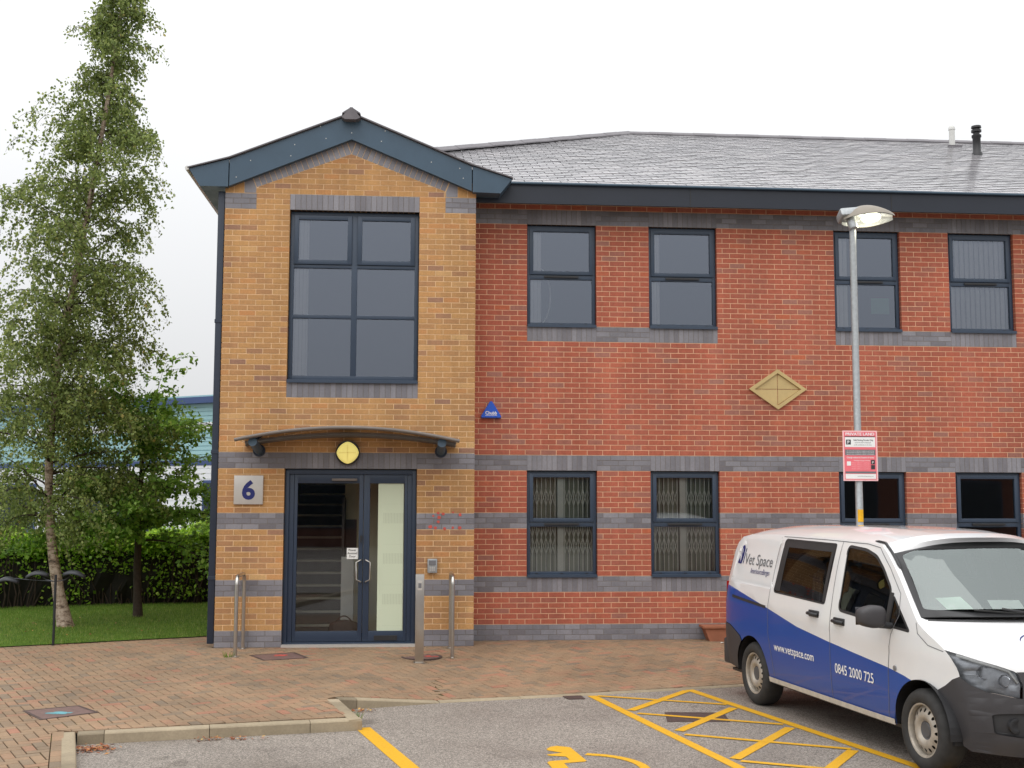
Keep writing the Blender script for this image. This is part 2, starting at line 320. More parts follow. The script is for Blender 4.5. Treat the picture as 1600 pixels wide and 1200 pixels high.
# van
def carpaint(name, col):
    m, t, p, o = newmat(name); setp(p, .35, spec=.5, coat=1.0)
    n = noise(t, 2.2, 6, .7); n2 = noise(t, 60, 4, .7)
    c = mixc(t, tuple(col), ramp(t, n.outputs['Fac'], [(.4, (.97, .97, .97)), (.75, (1.01, 1.01, 1.01))]).outputs[0], 1, 'MULTIPLY')
    g = t.nodes.new('ShaderNodeNewGeometry'); s = t.nodes.new('ShaderNodeSeparateXYZ'); tcn = t.nodes.new('ShaderNodeTexCoord'); t.links.new(tcn.outputs['Object'], s.inputs[0])
    mrn = t.nodes.new('ShaderNodeMapRange'); mrn.inputs[1].default_value = .3; mrn.inputs[2].default_value = .75; mrn.inputs[3].default_value = .22; mrn.inputs[4].default_value = .0; t.links.new(s.outputs['Z'], mrn.inputs[0])
    mm = t.nodes.new('ShaderNodeMath'); mm.operation = 'MULTIPLY'; t.links.new(mrn.outputs[0], mm.inputs[0]); t.links.new(n2.outputs['Fac'], mm.inputs[1])
    c = mixc(t, c, srgb(120, 108, 96), mm.outputs[0])          # road dirt low on the panels
    c = mixc(t, c, (.035, .035, .037), g.outputs['Backfacing'])  # trim on the inside of the shell
    t.links.new(c, p.inputs['Base Color'])
    return m
carpaint('van_white', (.80, .80, .80)); carpaint('van_blue', (.0, .06, .33)); MATS['van_blue'].node_tree.nodes['Principled BSDF'].inputs['Coat Weight'].default_value = .45
mat('bumper', srgb(60, 58, 60), .55, var=.12, scale=3, bump=.1, bscale=400)
mat('trim', (.03, .03, .032), .5, var=.15)
glassmat('glass_van', 1.5, (.74, .73, .70)); glassmat('windscreen', 2.45, (.86, .94, .90), (.88, .97, .95))
mat('tyre', (.03, .029, .028), .8, var=.3, scale=12, bump=.2); mat('wheel_silver', srgb(176, 168, 156), .45, metal=.35, var=.18, scale=16)
mat('hubcap', srgb(84, 84, 86), .5, var=.15); mat('sill_silver', srgb(196, 190, 180), .5, var=.15, scale=12)
mat('chrome', (.75, .76, .78), .12, metal=1, var=.03); glassmat('lens', 1.5, (.93, .94, .95)); mat('lamp_inner', srgb(150, 152, 156), .3, metal=.6, var=.2, scale=20); mat('red_lens', srgb(150, 16, 20), .2)
mat('seat', srgb(46, 46, 50), .9, var=.15); mat('dash', srgb(58, 60, 62), .7, var=.1); mat('paper_green', srgb(206, 228, 212), .7, var=.03)
# ------------------------------------------------------------------ ground
ZA = -.18
def struct(o): o['kind'] = 'structure'; return o
b = MB(); b.add([(-400, -400, -.62), (400, -400, -.62), (400, 600, -.62), (-400, 600, -.62)], [(0, 1, 2, 3)]); struct(b.build('ground', 'far_ground'))
b = MB(); b.add([(-45, -55, ZA), (60, -55, ZA), (60, 22, ZA), (-45, 22, ZA)], [(0, 1, 2, 3)]); struct(b.build('car_park', 'asphalt'))
def yk(X): return -3.275+(X-2.93)*.2486
def zp(X, Y):
    if Y >= 0: return 0.0
    s = min(1, max(0, (X-1.9)/1.03))*sstep(-4.6, -3.75, Y)
    return Y*(.0155*(1-s)+.166/max(1.0, -yk(X))*s)
PAVE = [(-9, -2.43), (-9, -14), (2.0, -14), (-.43, -5.26), (-.36, -5.21), (2.06, -4.70), (1.79, -3.74), (1.87, -3.64), (2.93, -3.275), (4.45, -2.93), (6.49, -2.39), (14, -.52), (14, .62), (3.47, .62), (3.47, .02), (-.02, .02), (-.02, 1.42)]
# sand bed under the blocks
pts = [Vector(p) for p in PAVE]; ed = [(i, (i+1) % len(pts)) for i in range(len(pts))]
for i in np.arange(-8.8, 14, .4):
    for j in np.arange(-13.8, 1.4, .4):
        if inside((i, j), PAVE): pts.append(Vector((i, j)))
vv, ee, ff, *_ = delaunay_2d_cdt(pts, ed, [], 1, 1e-4)
b = MB(); b.add([(v.x, v.y, zp(v.x, v.y)-.0075) for v in vv], [f for f in ff]); paving = struct(b.build('pavement', 'joint_sand'))
# herringbone clay blocks
PA = math.radians(27); e1 = (math.cos(PA), math.sin(PA)); e2 = (-math.sin(PA), math.cos(PA)); PW = .1
def pq(p, q): return (p*e1[0]+q*e2[0], p*e1[1]+q*e2[1])
covers = [[(-1.12, -4.25), (-.81, -4.70), (-.36, -4.37), (-.65, -4.00)], [(.57, -.70), (.81, -1.16), (1.35, -.97), (1.12, -.48)]]
covers = [c if area(c) > 0 else c[::-1] for c in covers]
ROUND = (2.775, -.79, .27)
PAVE2 = [p for p in PAVE]; PAVE2[2] = (1.893, -14.03); PAVE2[3] = (-.535, -5.29); PAVE2.insert(4, (-.50, -5.165))
full = []; part = []
for i in range(-130, 190):
    for j in range(-170, 120):
        tt = (i-j) % 4
        if tt == 0: w, h = 2, 1
        elif tt == 3: w, h = 1, 2
        else: continue
        cx, cy = pq((i+w/2)*PW, (j+h/2)*PW)
        if not (-6.5 < cx < 12.5 and -10.5 < cy < 1.6): continue
        g = .0045; R = [pq((i+a)*PW+(g if a == 0 else -g), (j+c_)*PW+(g if c_ == 0 else -g)) for a, c_ in ((0, 0), (w, 0), (w, h), (0, h))]
        ins = [inside(p, PAVE2) for p in R]
        if not any(ins) and not inside((cx, cy), PAVE2): continue
        if math.hypot(cx-ROUND[0], cy-ROUND[1]) < ROUND[2]-.12: continue
        if any(area(clip_poly(R, c)) > .0175 for c in covers): continue
        if all(ins): full.append((cx, cy, w, h, R))
        else:
            q = clip_poly(PAVE2, R)
            if len(q) > 2 and abs(area(q)) > .0015: part.append(q if area(q) > 0 else q[::-1])
def vis(P, mx=1600, my=1200): x, y = project(P); return 0 < x < mx and 0 < y < my
full.sort(key=lambda f: (not vis((f[0], f[1], zp(f[0], f[1]))), math.hypot(f[0]-CAM_LOC.x, f[1]-CAM_LOC.y)))
def blockmesh(w, h, ch=.004):
    b = MB(); a, c_ = w/2-.0045, h/2-.0045
    top = [(-a+ch, -c_+ch, 0), (a-ch, -c_+ch, 0), (a-ch, c_-ch, 0), (-a+ch, c_-ch, 0)]; mid = [(-a, -c_, -ch), (a, -c_, -ch), (a, c_, -ch), (-a, c_, -ch)]; bot = [(x, y, -.05) for x, y, z in mid]
    b.add(top+mid+bot, [(0, 1, 2, 3)]+[(4+i, 4+(i+1) % 4, (i+1) % 4, i) for i in range(4)]+[(8+i, 8+(i+1) % 4, 4+(i+1) % 4, 4+i) for i in range(4)])
    me = bpy.data.meshes.new('paver'); me.from_pydata(b.v, [], b.f); me.materials.append(MATS['paver']); return me
bm_h, bm_v = blockmesh(.2, .1), blockmesh(.1, .2)
for k, (cx, cy, w, h, R) in enumerate(full[:300]):
    o = bpy.data.objects.new('paver', bm_h if w == 2 else bm_v); COL.objects.link(o); o.parent = paving
    dzx = (zp(cx+.05, cy)-zp(cx-.05, cy))/.1; dzy = (zp(cx, cy+.05)-zp(cx, cy-.05))/.1
    X = Vector((e1[0], e1[1], dzx*e1[0]+dzy*e1[1])).normalized(); Y = Vector((e2[0], e2[1], dzx*e2[0]+dzy*e2[1])).normalized()
    mtx = Matrix((X, Y, X.cross(Y))).transposed().to_4x4(); mtx.translation = (cx, cy, zp(cx, cy)+random.uniform(-.0015, .0015)); o.matrix_local = mtx
    o['tint'] = random.random()
b = MB()
for cx, cy, w, h, R in full[300:]:
    dz = random.uniform(-.0015, .0015); ch = .004; m_ = [(p[0]*(1-.05)+cx*.05, p[1]*(1-.05)+cy*.05) for p in R]
    b.add([(x, y, zp(x, y)+dz) for x, y in m_]+[(x, y, zp(x, y)+dz-ch) for x, y in R]+[(x, y, zp(x, y)-.02) for x, y in R],
          [(0, 1, 2, 3)]+[(4+i, 4+(i+1) % 4, (i+1) % 4, i) for i in range(4)]+[(8+i, 8+(i+1) % 4, 4+(i+1) % 4, 4+i) for i in range(4)], random.random())
for q in part:
    n = len(q); b.add([(x, y, zp(x, y)) for x, y in q]+[(x, y, zp(x, y)-.02) for x, y in q], [tuple(range(n))]+[(n+i, n+(i+1) % n, (i+1) % n, i) for i in range(n)], random.random())
kd = Vector((.268, -.9634)); kn = Vector((-.9634, -.268))
for k in range(26):
    p0 = Vector((-.445, -5.21))+kd*(.2*k+.003); p1 = p0+kd*.194; q = [tuple(p0+kn*.003), tuple(p0+kn*.099), tuple(p1+kn*.099), tuple(p1+kn*.003)]
    q = q if area(q) > 0 else q[::-1]; b.add([(x, y, zp(x, y)) for x, y in q]+[(x, y, zp(x, y)-.02) for x, y in q], [(0, 1, 2, 3)]+[(4+i, 4+(i+1) % 4, (i+1) % 4, i) for i in range(4)], random.random())
me = bpy.data.meshes.new('paver'); me.from_pydata(b.v, [], b.f); a = me.attributes.new('tint', 'FLOAT', 'FACE'); a.data.foreach_set('value', b.t)
o = link('block_paving', me, 'paver', paving); o['kind'] = 'stuff'
# kerbs: every stone a piece
kerb = struct(thing('kerb', 'pale concrete kerb edging the block paving', 'kerb', (0, 0, ZA))); del kerb['category']; del kerb['label']
def kerb_run(p0, p1, z0, z1, w, side, L=.915, first=None, dark=()):
    p0, p1 = Vector(p0), Vector(p1); d = (p1-p0); tot = d.length; d /= tot; nrm = Vector((-d.y, d.x))*side
    s = 0; k = 0
    while s < tot-.02:
        l = first if (k == 0 and first) else L
        e = min(s+l, tot); g = .003; a = p0+d*(s+g); c_ = p0+d*(e-g); za = z0+(z1-z0)*s/tot+random.uniform(-.002, .002); zb = z0+(z1-z0)*e/tot
        b = MB(); ch = .014
        def ring(P, z): return [(P.x, P.y, ZA-.06), (P.x, P.y, z-ch), (P.x+nrm.x*ch*.6, P.y+nrm.y*ch*.6, z-.003), (P.x+nrm.x*ch*1.6, P.y+nrm.y*ch*1.6, z), (P.x+nrm.x*w, P.y+nrm.y*w, z), (P.x+nrm.x*w, P.y+nrm.y*w, ZA-.06)]
        b.add(ring(a, za)+ring(c_, zb), [(i, (i+1) % 6, 6+(i+1) % 6, 6+i) for i in range(6)]+[(5, 4, 3, 2, 1, 0), (6, 7, 8, 9, 10, 11)])
        o = b.build('kerb_stone', 'kerb', kerb, off=(0, 0, ZA)); o['tint'] = .04 if k in dark else random.uniform(.35, .95)
        s = e; k += 1
kerb_run((-.30, -5.33), (2.198, -4.835), -.083, -.078, .125, 1, first=.23, dark=(0,))
kerb_run((-.345, -5.215), (1.62, -12.1), -.085, -.10, .115, -1)
kerb_run((2.20, -4.83), (1.913, -3.78), -.077, -.058, .125, 1)
kerb_run((1.905, -3.765), (2.963, -3.40), -.058, -.168, .122, 1, first=.2, dark=(0,))
kerb_run((2.963, -3.40), (4.482, -3.056), -.168, -.170, .122, 1); kerb_run((4.482, -3.056), (6.517, -2.516), -.170, -.170, .122, 1); kerb_run((6.517, -2.516), (14, -.65), -.170, -.168, .122, 1)
# lawn
def lawn_y(X): return .2+(X+2.84)*.427
LAWN = [(-.02, 1.42), (-.02, 12), (-14, 12), (-14, -4.57), (-9, -2.43)]
pts = [Vector(p) for p in LAWN]; ed = [(i, (i+1) % len(pts)) for i in range(len(pts))]
for i in np.arange(-13.7, 0, .5):
    for j in np.arange(-4, 12, .5):
        if inside((i, j), LAWN): pts.append(Vector((i, j)))
vv, ee, ff, *_ = delaunay_2d_cdt(pts, ed, [], 1, 1e-4)
def zl(x, y): return .012+.03*math.sin(x*1.1)*math.sin(y*.9+1)*min(1, max(0, (y-lawn_y(x))/1.5))
b = MB(); b.add([(v.x, v.y, zl(v.x, v.y)) for v in vv], [f for f in ff]); struct(b.build('lawn', 'lawn', smooth=True))
b = MB(); b.add([(-60, 12, -.02), (0, 12, -.02), (0, 60, -.02), (-60, 60, -.02)], [(0, 1, 2, 3)]); struct(b.build('yard', 'asphalt'))
nb = 70000; xs = RN.uniform(-6.2, -.05, nb); ys_ = RN.uniform(-1.2, 7.2, nb); keep = ys_ > (.2+(xs+2.84)*.427-.035+.09*RN.random(nb)**.6); xs, ys_ = xs[keep], ys_[keep]; nb = len(xs)
zs = np.array([zl(x, y) for x, y in zip(xs, ys_)]); hh = RN.uniform(.018, .05, nb); an = RN.uniform(0, 2*np.pi, nb); lx = RN.normal(0, .015, nb); ly = RN.normal(0, .015, nb)
V = np.empty((nb, 3, 3)); wv = .004
V[:, 0] = np.stack([xs-wv*np.cos(an), ys_-wv*np.sin(an), zs-.005], 1); V[:, 1] = np.stack([xs+wv*np.cos(an), ys_+wv*np.sin(an), zs-.005], 1); V[:, 2] = np.stack([xs+lx, ys_+ly, zs+hh], 1)
g = link('grass', np_mesh(V.reshape(-1, 3), np.arange(nb*3).reshape(-1, 3)), 'grass_blade'); tag(g, 'short mown grass on the lawn below the trees', 'grass', kind='stuff')
# painted markings
def strip(b, pts, w, z=ZA+.004, close=False):
    P = [Vector(p) for p in pts]
    for i in range(len(P)-1):
        d = (P[i+1]-P[i]).normalized(); n = Vector((-d.y, d.x))*w/2
        b.add([(*(P[i]-n), z), (*(P[i+1]-n), z), (*(P[i+1]+n), z), (*(P[i]+n), z)], [(0, 1, 2, 3)])
hm = thing('hatched_marking', 'yellow hatched no-parking strip painted on asphalt beside the van', 'marking', (5.2, -5, ZA))
def mark(name, pts, w, z, parent):
    b = MB(); strip(b, pts, w, z); return b.build(name, 'yellow_paint', parent, off=tuple(parent.location))
dl = Vector((.19, -.982)); A_, B_ = Vector((4.66, -3.05)), Vector((5.84, -2.72)); a2 = A_+dl*5.4; b2 = B_+Vector((.243, -.97))*5.4
mark('edge_line', [A_, a2], .105, ZA+.004, hm); mark('edge_line', [B_, b2], .105, ZA+.0048, hm)
for p0, p1 in (((4.93, -3.98), (5.80, -2.78)), ((5.19, -5.08), (6.04, -3.90)), ((5.40, -6.30), (6.30, -4.99)), ((5.62, -7.4), (6.53, -6.03))): mark('cross_line', [p0, p1], .10, ZA+.0056, hm)
for p0, p1 in (((4.72, -3.07), (6.02, -3.70)), ((4.97, -4.15), (6.28, -4.83)), ((5.21, -5.25), (6.53, -5.98)), ((5.43, -6.38), (6.78, -7.1))): mark('thin_line', [p0, p1], .072, ZA+.0064, hm)
b = MB(); strip(b, [(2.20, -4.72), (2.66, -6.43), (3.25, -8.6)], .145); tag(b.build('bay_line', 'yellow_paint'), 'single yellow parking bay line running from the kerb corner', 'marking')
wc = thing('disabled_symbol', 'yellow painted wheelchair symbol on asphalt at the bottom edge', 'marking', (4.1, -6.3, ZA))
b = MB(); foot = [(3.85, -5.80), (3.90, -5.70), (3.96, -5.67), (4.07, -5.735), (4.14, -6.28), (4.12, -6.31), (3.94, -6.355), (3.99, -7.0), (3.86, -7.0), (3.80, -6.32), (3.83, -6.27), (4.00, -6.23), (3.985, -6.11), (3.84, -6.06), (3.83, -6.02), (3.97, -5.955), (3.86, -5.86)]
tri = delaunay_2d_cdt([Vector(p) for p in foot], [(i, (i+1) % len(foot)) for i in range(len(foot))], [], 1, 1e-5)
b.add([(v.x, v.y, ZA+.004) for v in tri[0]], tri[2]); b.build('figure', 'yellow_paint', wc, off=tuple(wc.location))
b = MB(); arc = [(4.17, -6.02)]+[(4.12+.46*math.cos(a), -6.58+.55*math.sin(a)) for a in np.linspace(math.radians(78), math.radians(-110), 22)]; strip(b, arc, .085); b.build('wheel_arc', 'yellow_paint', wc, off=tuple(wc.location))
# covers and gullies
def plate(name, label, poly, m, paint=None, pm=None, z=None):
    c = (sum(p[0] for p in poly)/4, sum(p[1] for p in poly)/4); z = zp(*c) if z is None else z
    o = thing(name, label, 'manhole cover', (c[0], c[1], z)); pol = poly if area(poly) > 0 else poly[::-1]
    sc = lambda k: [(c[0]+(p[0]-c[0])*k, c[1]+(p[1]-c[1])*k) for p in pol]
    b = MB(); a_, b_ = sc(1.0), sc(.9); zf = lambda p, dz: (p[0], p[1], zp(*p)+dz if z > -.17 else z+dz)
    b.add([zf(p, .0045) for p in a_]+[zf(p, .0045) for p in b_]+[zf(p, -.03) for p in a_], [(i, (i+1) % 4, 4+(i+1) % 4, 4+i) for i in range(4)]+[(8+i, 8+(i+1) % 4, (i+1) % 4, i) for i in range(4)])
    b.build('frame', 'iron', o, off=tuple(o.location))
    b = MB(); k = sc(.89); b.add([zf(p, .0035) for p in k]+[zf(p, -.03) for p in k], [(0, 1, 2, 3)]+[(4+i, 4+(i+1) % 4, (i+1) % 4, i) for i in range(4)]); b.build('lid', m, o, off=tuple(o.location))
    if paint:
        b = MB(); px, py = paint
        for q in range(14):
            x, y = px+random.gauss(0, .055), py+random.gauss(0, .03); r_ = random.uniform(.01, .045)
            pl = [(x+r_*1.3*math.cos(a)*random.uniform(.7, 1.2), y+r_*math.sin(a)*random.uniform(.7, 1.2)) for a in np.linspace(0, 2*math.pi, 9)[:-1]]
            b.add([zf(p, .0042+q*.0002) for p in pl], [tuple(range(8))])
        b.build('spray_mark', pm, o, off=tuple(o.location))
    return o
plate('manhole_cover', 'square block-filled manhole cover with turquoise spray mark', covers[0], 'cover', (-.73, -4.40), 'spray_cyan')
plate('manhole_cover', 'square manhole cover with red spray mark left of the door', covers[1], 'cover', (.98, -.74), 'spray_red')
rc = thing('round_cover', 'round brown inspection cover behind the steel post', 'manhole cover', (ROUND[0], ROUND[1], zp(ROUND[0], ROUND[1])))
b = MB(); b.lathe([(.27, -.04), (.27, .006), (.235, .0065), (.235, .003)], n=40, cap=False); b.build('ring', 'iron', rc)
b = MB(); b.lathe([(.234, -.03), (.234, .0042)], n=40); b.build('lid', 'cover', rc)
b = MB()
for q in range(10):
    x, y, r_ = .10+random.gauss(0, .05), random.gauss(0, .03), random.uniform(.01, .03); b.add([(x+1.6*r_*math.cos(a), y+r_*math.sin(a), .0055+q*.0002) for a in np.linspace(0, 2*math.pi, 9)[:-1]], [tuple(range(8))])
b.build('spray_mark', 'spray_red', rc)
gl = [(5.18, -4.61), (5.26, -4.10), (5.86, -4.17), (5.80, -4.65)]
o = plate('gully_cover', 'rusty drain cover under the yellow hatching', gl, 'iron', z=ZA+.0005)
plate('gully_cover', 'small rusty drain grate against the flush kerb', [(4.37, -3.27), (4.33, -3.07), (4.54, -3.045), (4.556, -3.26)], 'iron', z=ZA+.004)
# leaf litter, weeds
def litter(name, label, cx, cy, sx, sy, n, z):
    b = MB()
    for k in range(n):
        x, y = cx+random.gauss(0, sx), cy+random.gauss(0, sy); a = random.uniform(0, 6.3); s = random.uniform(.012, .03); h = z+random.uniform(.004, .03)
        c_, s_ = math.cos(a), math.sin(a); t1, t2 = random.uniform(-.01, .01), random.uniform(-.01, .01)
        b.add([(x+s*c_, y+s*s_, h+t1), (x-.5*s*s_, y+.5*s*c_, h+t2), (x-s*c_, y-s*s_, h-t1), (x+.5*s*s_, y-.5*s*c_, h)], [(0, 1, 2, 3)])
    o = link(name, np_mesh(b.v, b.f), 'litter'); tag(o, label, 'leaves', kind='stuff')
litter('leaf_litter', 'brown fallen leaves heaped in the left kerb corner', -.10, -5.55, .10, .07, 150, ZA)
litter('leaf_litter', 'thin line of fallen leaves along the front kerb', .95, -5.19, .17, .03, 45, ZA)
litter('leaf_litter', 'reddish leaves in the kerb notch by the ramp', 2.09, -3.86, .10, .05, 50, ZA)
litter('leaf_litter', 'scattered fallen leaves on the mown grass', -2.6, 2.2, 1.2, .9, 90, .03)
def weed(label, x, y, n=24, r=.06, h=.09):
    z = zp(x, y) if inside((x, y), PAVE) else ZA; b = MB()
    for k in range(n):
        a = random.uniform(0, 6.3); q = random.uniform(0, r); px, py = x+q*math.cos(a), y+q*math.sin(a); l = h*random.uniform(.5, 1.1); dx, dy = math.cos(a)*l*.5, math.sin(a)*l*.5
        b.add([(px-.004, py, z-.01), (px+.004, py, z-.01), (px+dx, py+dy, z+l)], [(0, 1, 2)])
    o = link('weed', np_mesh(b.v, b.f), 'grass_blade'); tag(o, label, 'weed')
weed('small grass weed at the foot of the left steel hoop', .33, -.84); weed('small green weed growing in the kerb notch', 2.12, -4.25, 30, .05, .1)
# ------------------------------------------------------------------ office building
C = .075; S = .585; BW = 3.487; XR = 24.0
bld = thing('office_building', 'two-storey red brick office with buff brick entrance bay and slate roof', 'building')
WIN = [4.267, 6.066, 8.863, 10.631, 13.4, 15.2]; WW = 1.0165
DX0, DX1 = .8925, 2.6925
def wall_backing(name, m, x0, x1, z0, z1, y0, y1, holes):
    """mortar core with real openings, cut to boxes"""
    xs = sorted({x0, x1, *[h[0]-.004 for h in holes], *[h[1]+.004 for h in holes]}); b = MB()
    for i in range(len(xs)-1):
        a, c_ = xs[i], xs[i+1]; mid = (a+c_)/2; z = z0
        for h in sorted((h for h in holes if h[0]-.004 < mid < h[1]+.004), key=lambda h: h[2]):
            if h[2] > z1: break
            if h[2]-.004 > z: b.box(a, c_, y0, y1, z, h[2]-.004)
            z = h[3]+.004
        if z < z1: b.box(a, c_, y0, y1, z, z1)
    return b.build(name, m, bld)
BAYH = [(DX0, DX1, -.2, 32*C), (DX0, DX1, 48*C, 80*C)]
RH = [(x, x+WW, 12*C, 32*C) for x in WIN]+[(x, x+WW, 60*C, 80*C) for x in WIN]
bay = wall_backing('bay_wall', 'mortar_buff', .006, BW-.006, -.1, 83.4*C, .0032, .24, BAYH)
main = wall_backing('main_wall', 'mortar_red', BW-.05, XR, -.1, 86.5*C, S+.0032, S+.26, RH)
def band(x0, x1, y0, c0, c1, cuts=()):
    xs = [x0]
    for a_, b_ in cuts: xs += [a_-.001, b_+.001]
    xs.append(x1)
    for i in range(0, len(xs), 2):
        if xs[i+1]-xs[i] > .02: b = MB(); b.box(xs[i], xs[i+1], y0+.0022, y0+.03, c0*C+.003, c1*C-.003); b.build('band_mortar', 'mortar_grey', bld)
wcuts = [(x, x+WW) for x in WIN]
for c0_, c1_, cut in ((-1, 3, 1), (9, 12, 1), (21, 24, 1), (32, 35, 0)): band(.004, BW-.004, 0, c0_, c1_, [(DX0, DX1)] if cut else ())
for c0_, c1_, cut in ((-1, 3, 0), (9, 12, 0), (21, 24, 1), (32, 35, 0), (80, 83, 0)): band(BW+.002, XR, S, c0_, c1_, wcuts if cut else ())
for xa_, xb_, z_ in ((DX0, DX1, 45), (DX0, DX1, 80), (.004, .43, 80), (BW-.43, BW-.004, 80)): band(xa_, xb_, 0, z_, z_+3)
for i_ in (0, 2, 4): band(WIN[i_], WIN[i_+1]+WW, S, 57, 60)
bricks = {'buff_brick': [], 'red_brick': [], 'blue_brick': []}
def rect(k, x0, x1, z0, z1, y, par, tint=None):
    if x1-x0 < .02 or z1-z0 < .02: return
    bricks[k].append((x0, x1, z0, z1, y+random.uniform(-.0008, .0008), par, random.random() if tint is None else tint))
def lay(par, y, x0, x1, c0, c1, kind, holes, phase=0.0):
    for c in range(c0, c1):
        z0, z1 = c*C+.005, (c+1)*C-.005; zm = (z0+z1)/2
        free = [(x0, x1)]
        for h in holes:
            if h[2] < zm < h[3]:
                nf = []
                for a, e in free:
                    if h[1] <= a or h[0] >= e: nf.append((a, e)); continue
                    if h[0] > a: nf.append((a, h[0]))
                    if h[1] < e: nf.append((h[1], e))
                free = nf
        off = phase+(.1125 if c % 2 else 0)
        for a, e in free:
            k0 = math.floor((a-off)/.225); s = a
            while s < e-.001:
                k0 += 1; q = off+k0*.225
                if q-s < .06: continue
                if e-q < .06: q = e
                q = min(q, e); rect(kind(c, (s+q)/2), s+.005 if s > a+.001 else s+.0005, q-.005 if q < e-.001 else q-.0005, z0, z1, y, par); s = q
def soldiers(par, y, x0, x1, z0, z1):
    n = round((x1-x0)/.075); w = (x1-x0)/n
    for i in range(n): rect('blue_brick', x0+i*w+.004, x0+(i+1)*w-.004, z0+.004, z1-.004, y, par, random.uniform(.1, 1))
BANDS = lambda c: c < 3 or 9 <= c < 12 or 21 <= c < 24 or 32 <= c < 35
bzones = BAYH+[(DX0, DX1, 32*C, 35*C), (DX0, DX1, 45*C, 48*C), (DX0, DX1, 80*C, 83*C)]
lay(bay, 0, 0, BW, -1, 83, lambda c, x: 'blue_brick' if BANDS(c) or (c >= 80 and (x < .43 or x > BW-.43)) else 'buff_brick', bzones+[(.43, .4301, 80*C, 83*C), (BW-.4301, BW-.43, 80*C, 83*C)])
for z in (32, 45, 80): soldiers(bay, 0, DX0, DX1, z*C, (z+3)*C)
rz = list(RH)
for x in WIN:
    for z in (9, 32, 57, 80): rz.append((x, x+WW, z*C, (z+3)*C)); soldiers(main, S, x, x+WW, z*C, (z+3)*C)
def rkind(c, x):
    if BANDS(c) or 80 <= c < 83: return 'blue_brick'
    if 57 <= c < 60 and any(WIN[i]+WW < x < WIN[i+1] for i in (0, 2, 4)): return 'blue_brick'
    return 'red_brick'
lay(main, S, BW+.002, 14.0, -2, 86, rkind, rz, phase=.08)
# split: 300 of each kind as single pieces, the rest joined
def brick_v(x0, x1, z0, z1, y, d=.1, ch=.0015):
    f = [(x0+ch, y, z0+ch), (x1-ch, y, z0+ch), (x1-ch, y, z1-ch), (x0+ch, y, z1-ch)]; m_ = [(x0, y+ch, z0), (x1, y+ch, z0), (x1, y+ch, z1), (x0, y+ch, z1)]; k = [(x, y+d, z) for x, _, z in m_]
    return f+m_+k
BF = [(0, 1, 2, 3)]+[(4+i, 4+(i+1) % 4, (i+1) % 4, i) for i in range(4)]+[(8+i, 8+(i+1) % 4, 4+(i+1) % 4, 4+i) for i in range(4)]
BM = {'buff_brick': 'buff', 'red_brick': 'redbrick', 'blue_brick': 'bluebrick'}
for kind, lst in bricks.items():
    def key(bk):
        x, y = project(((bk[0]+bk[1])/2, bk[4], (bk[2]+bk[3])/2)); ok = 0 < x < 1600 and 0 < y < 1200 and not (x > 1120 and y > 800) and (bk[1]-bk[0] > .2)
        return (not ok, abs(x-800)**2+abs(y-700)**2)
    lst.sort(key=key); sm = {}
    for bk in lst[:300]:
        x0, x1, z0, z1, y, par, ti = bk; k = (round(x1-x0, 4), round(z1-z0, 4))
        if k not in sm:
            me = bpy.data.meshes.new(kind); w, h = k; me.from_pydata(brick_v(-w/2, w/2, -h/2, h/2, 0), [], BF); me.materials.append(MATS[BM[kind]]); sm[k] = me
        o = bpy.data.objects.new(kind, sm[k]); COL.objects.link(o); o.parent = par; o.location = ((x0+x1)/2, y, (z0+z1)/2); o['tint'] = ti
    for par in (bay, main):
        V = []; F = []; T = []
        for x0, x1, z0, z1, y, pp, ti in lst[300:]:
            if pp is par: n = len(V); V += brick_v(x0, x1, z0, z1, y); F += [tuple(i+n for i in f) for f in BF]; T += [ti]*9
        if V: o = link(kind.replace('brick', 'brickwork'), np_mesh(V, F, T), BM[kind], par); o['kind'] = 'stuff'
# gable: buff infill, raked blue soldiers, mitre pieces
APX = (1.731, 6.812); GL = (.43, 6.306); GR = (3.05, 6.306)
tri_ = [(.42, 83*C), (3.06, 83*C), GR, APX, GL]
core = MB(); core.prism([(.006, 83.4*C), (BW-.006, 83.4*C), (BW-.006, 6.42), (1.74, 7.10), (.006, 6.42)], lambda x, z: (x, .0033, z), lambda x, z: (x, .24, z)); core.build('gable_core', 'mortar_buff', bld)
gb = MB(); gg = MB()
for c in range(83, 91):
    off = .1125 if c % 2 else 0
    for k in range(-1, 17):
        r_ = [(off+k*.225+.005, c*C+.005), (off+(k+1)*.225-.005, c*C+.005), (off+(k+1)*.225-.005, (c+1)*C-.005), (off+k*.225+.005, (c+1)*C-.005)]
        q = clip_poly(r_, [(p[0], p[1]) for p in tri_])
        if len(q) > 2 and abs(area(q)) > 4e-4: gb.prism(q, lambda x, z: (x, 0, z), lambda x, z: (x, .1, z), random.random())
for x0, x1 in ((0, .115), (.125, .255), (BW-.255, BW-.125), (BW-.115, BW)):
    gb.prism([(x0, 83*C+.005), (x1, 83*C+.005), (x1, 83*C+.20), (x0, 83*C+.20)], lambda x, z: (x, 0, z), lambda x, z: (x, .1, z), random.uniform(.75, .95))
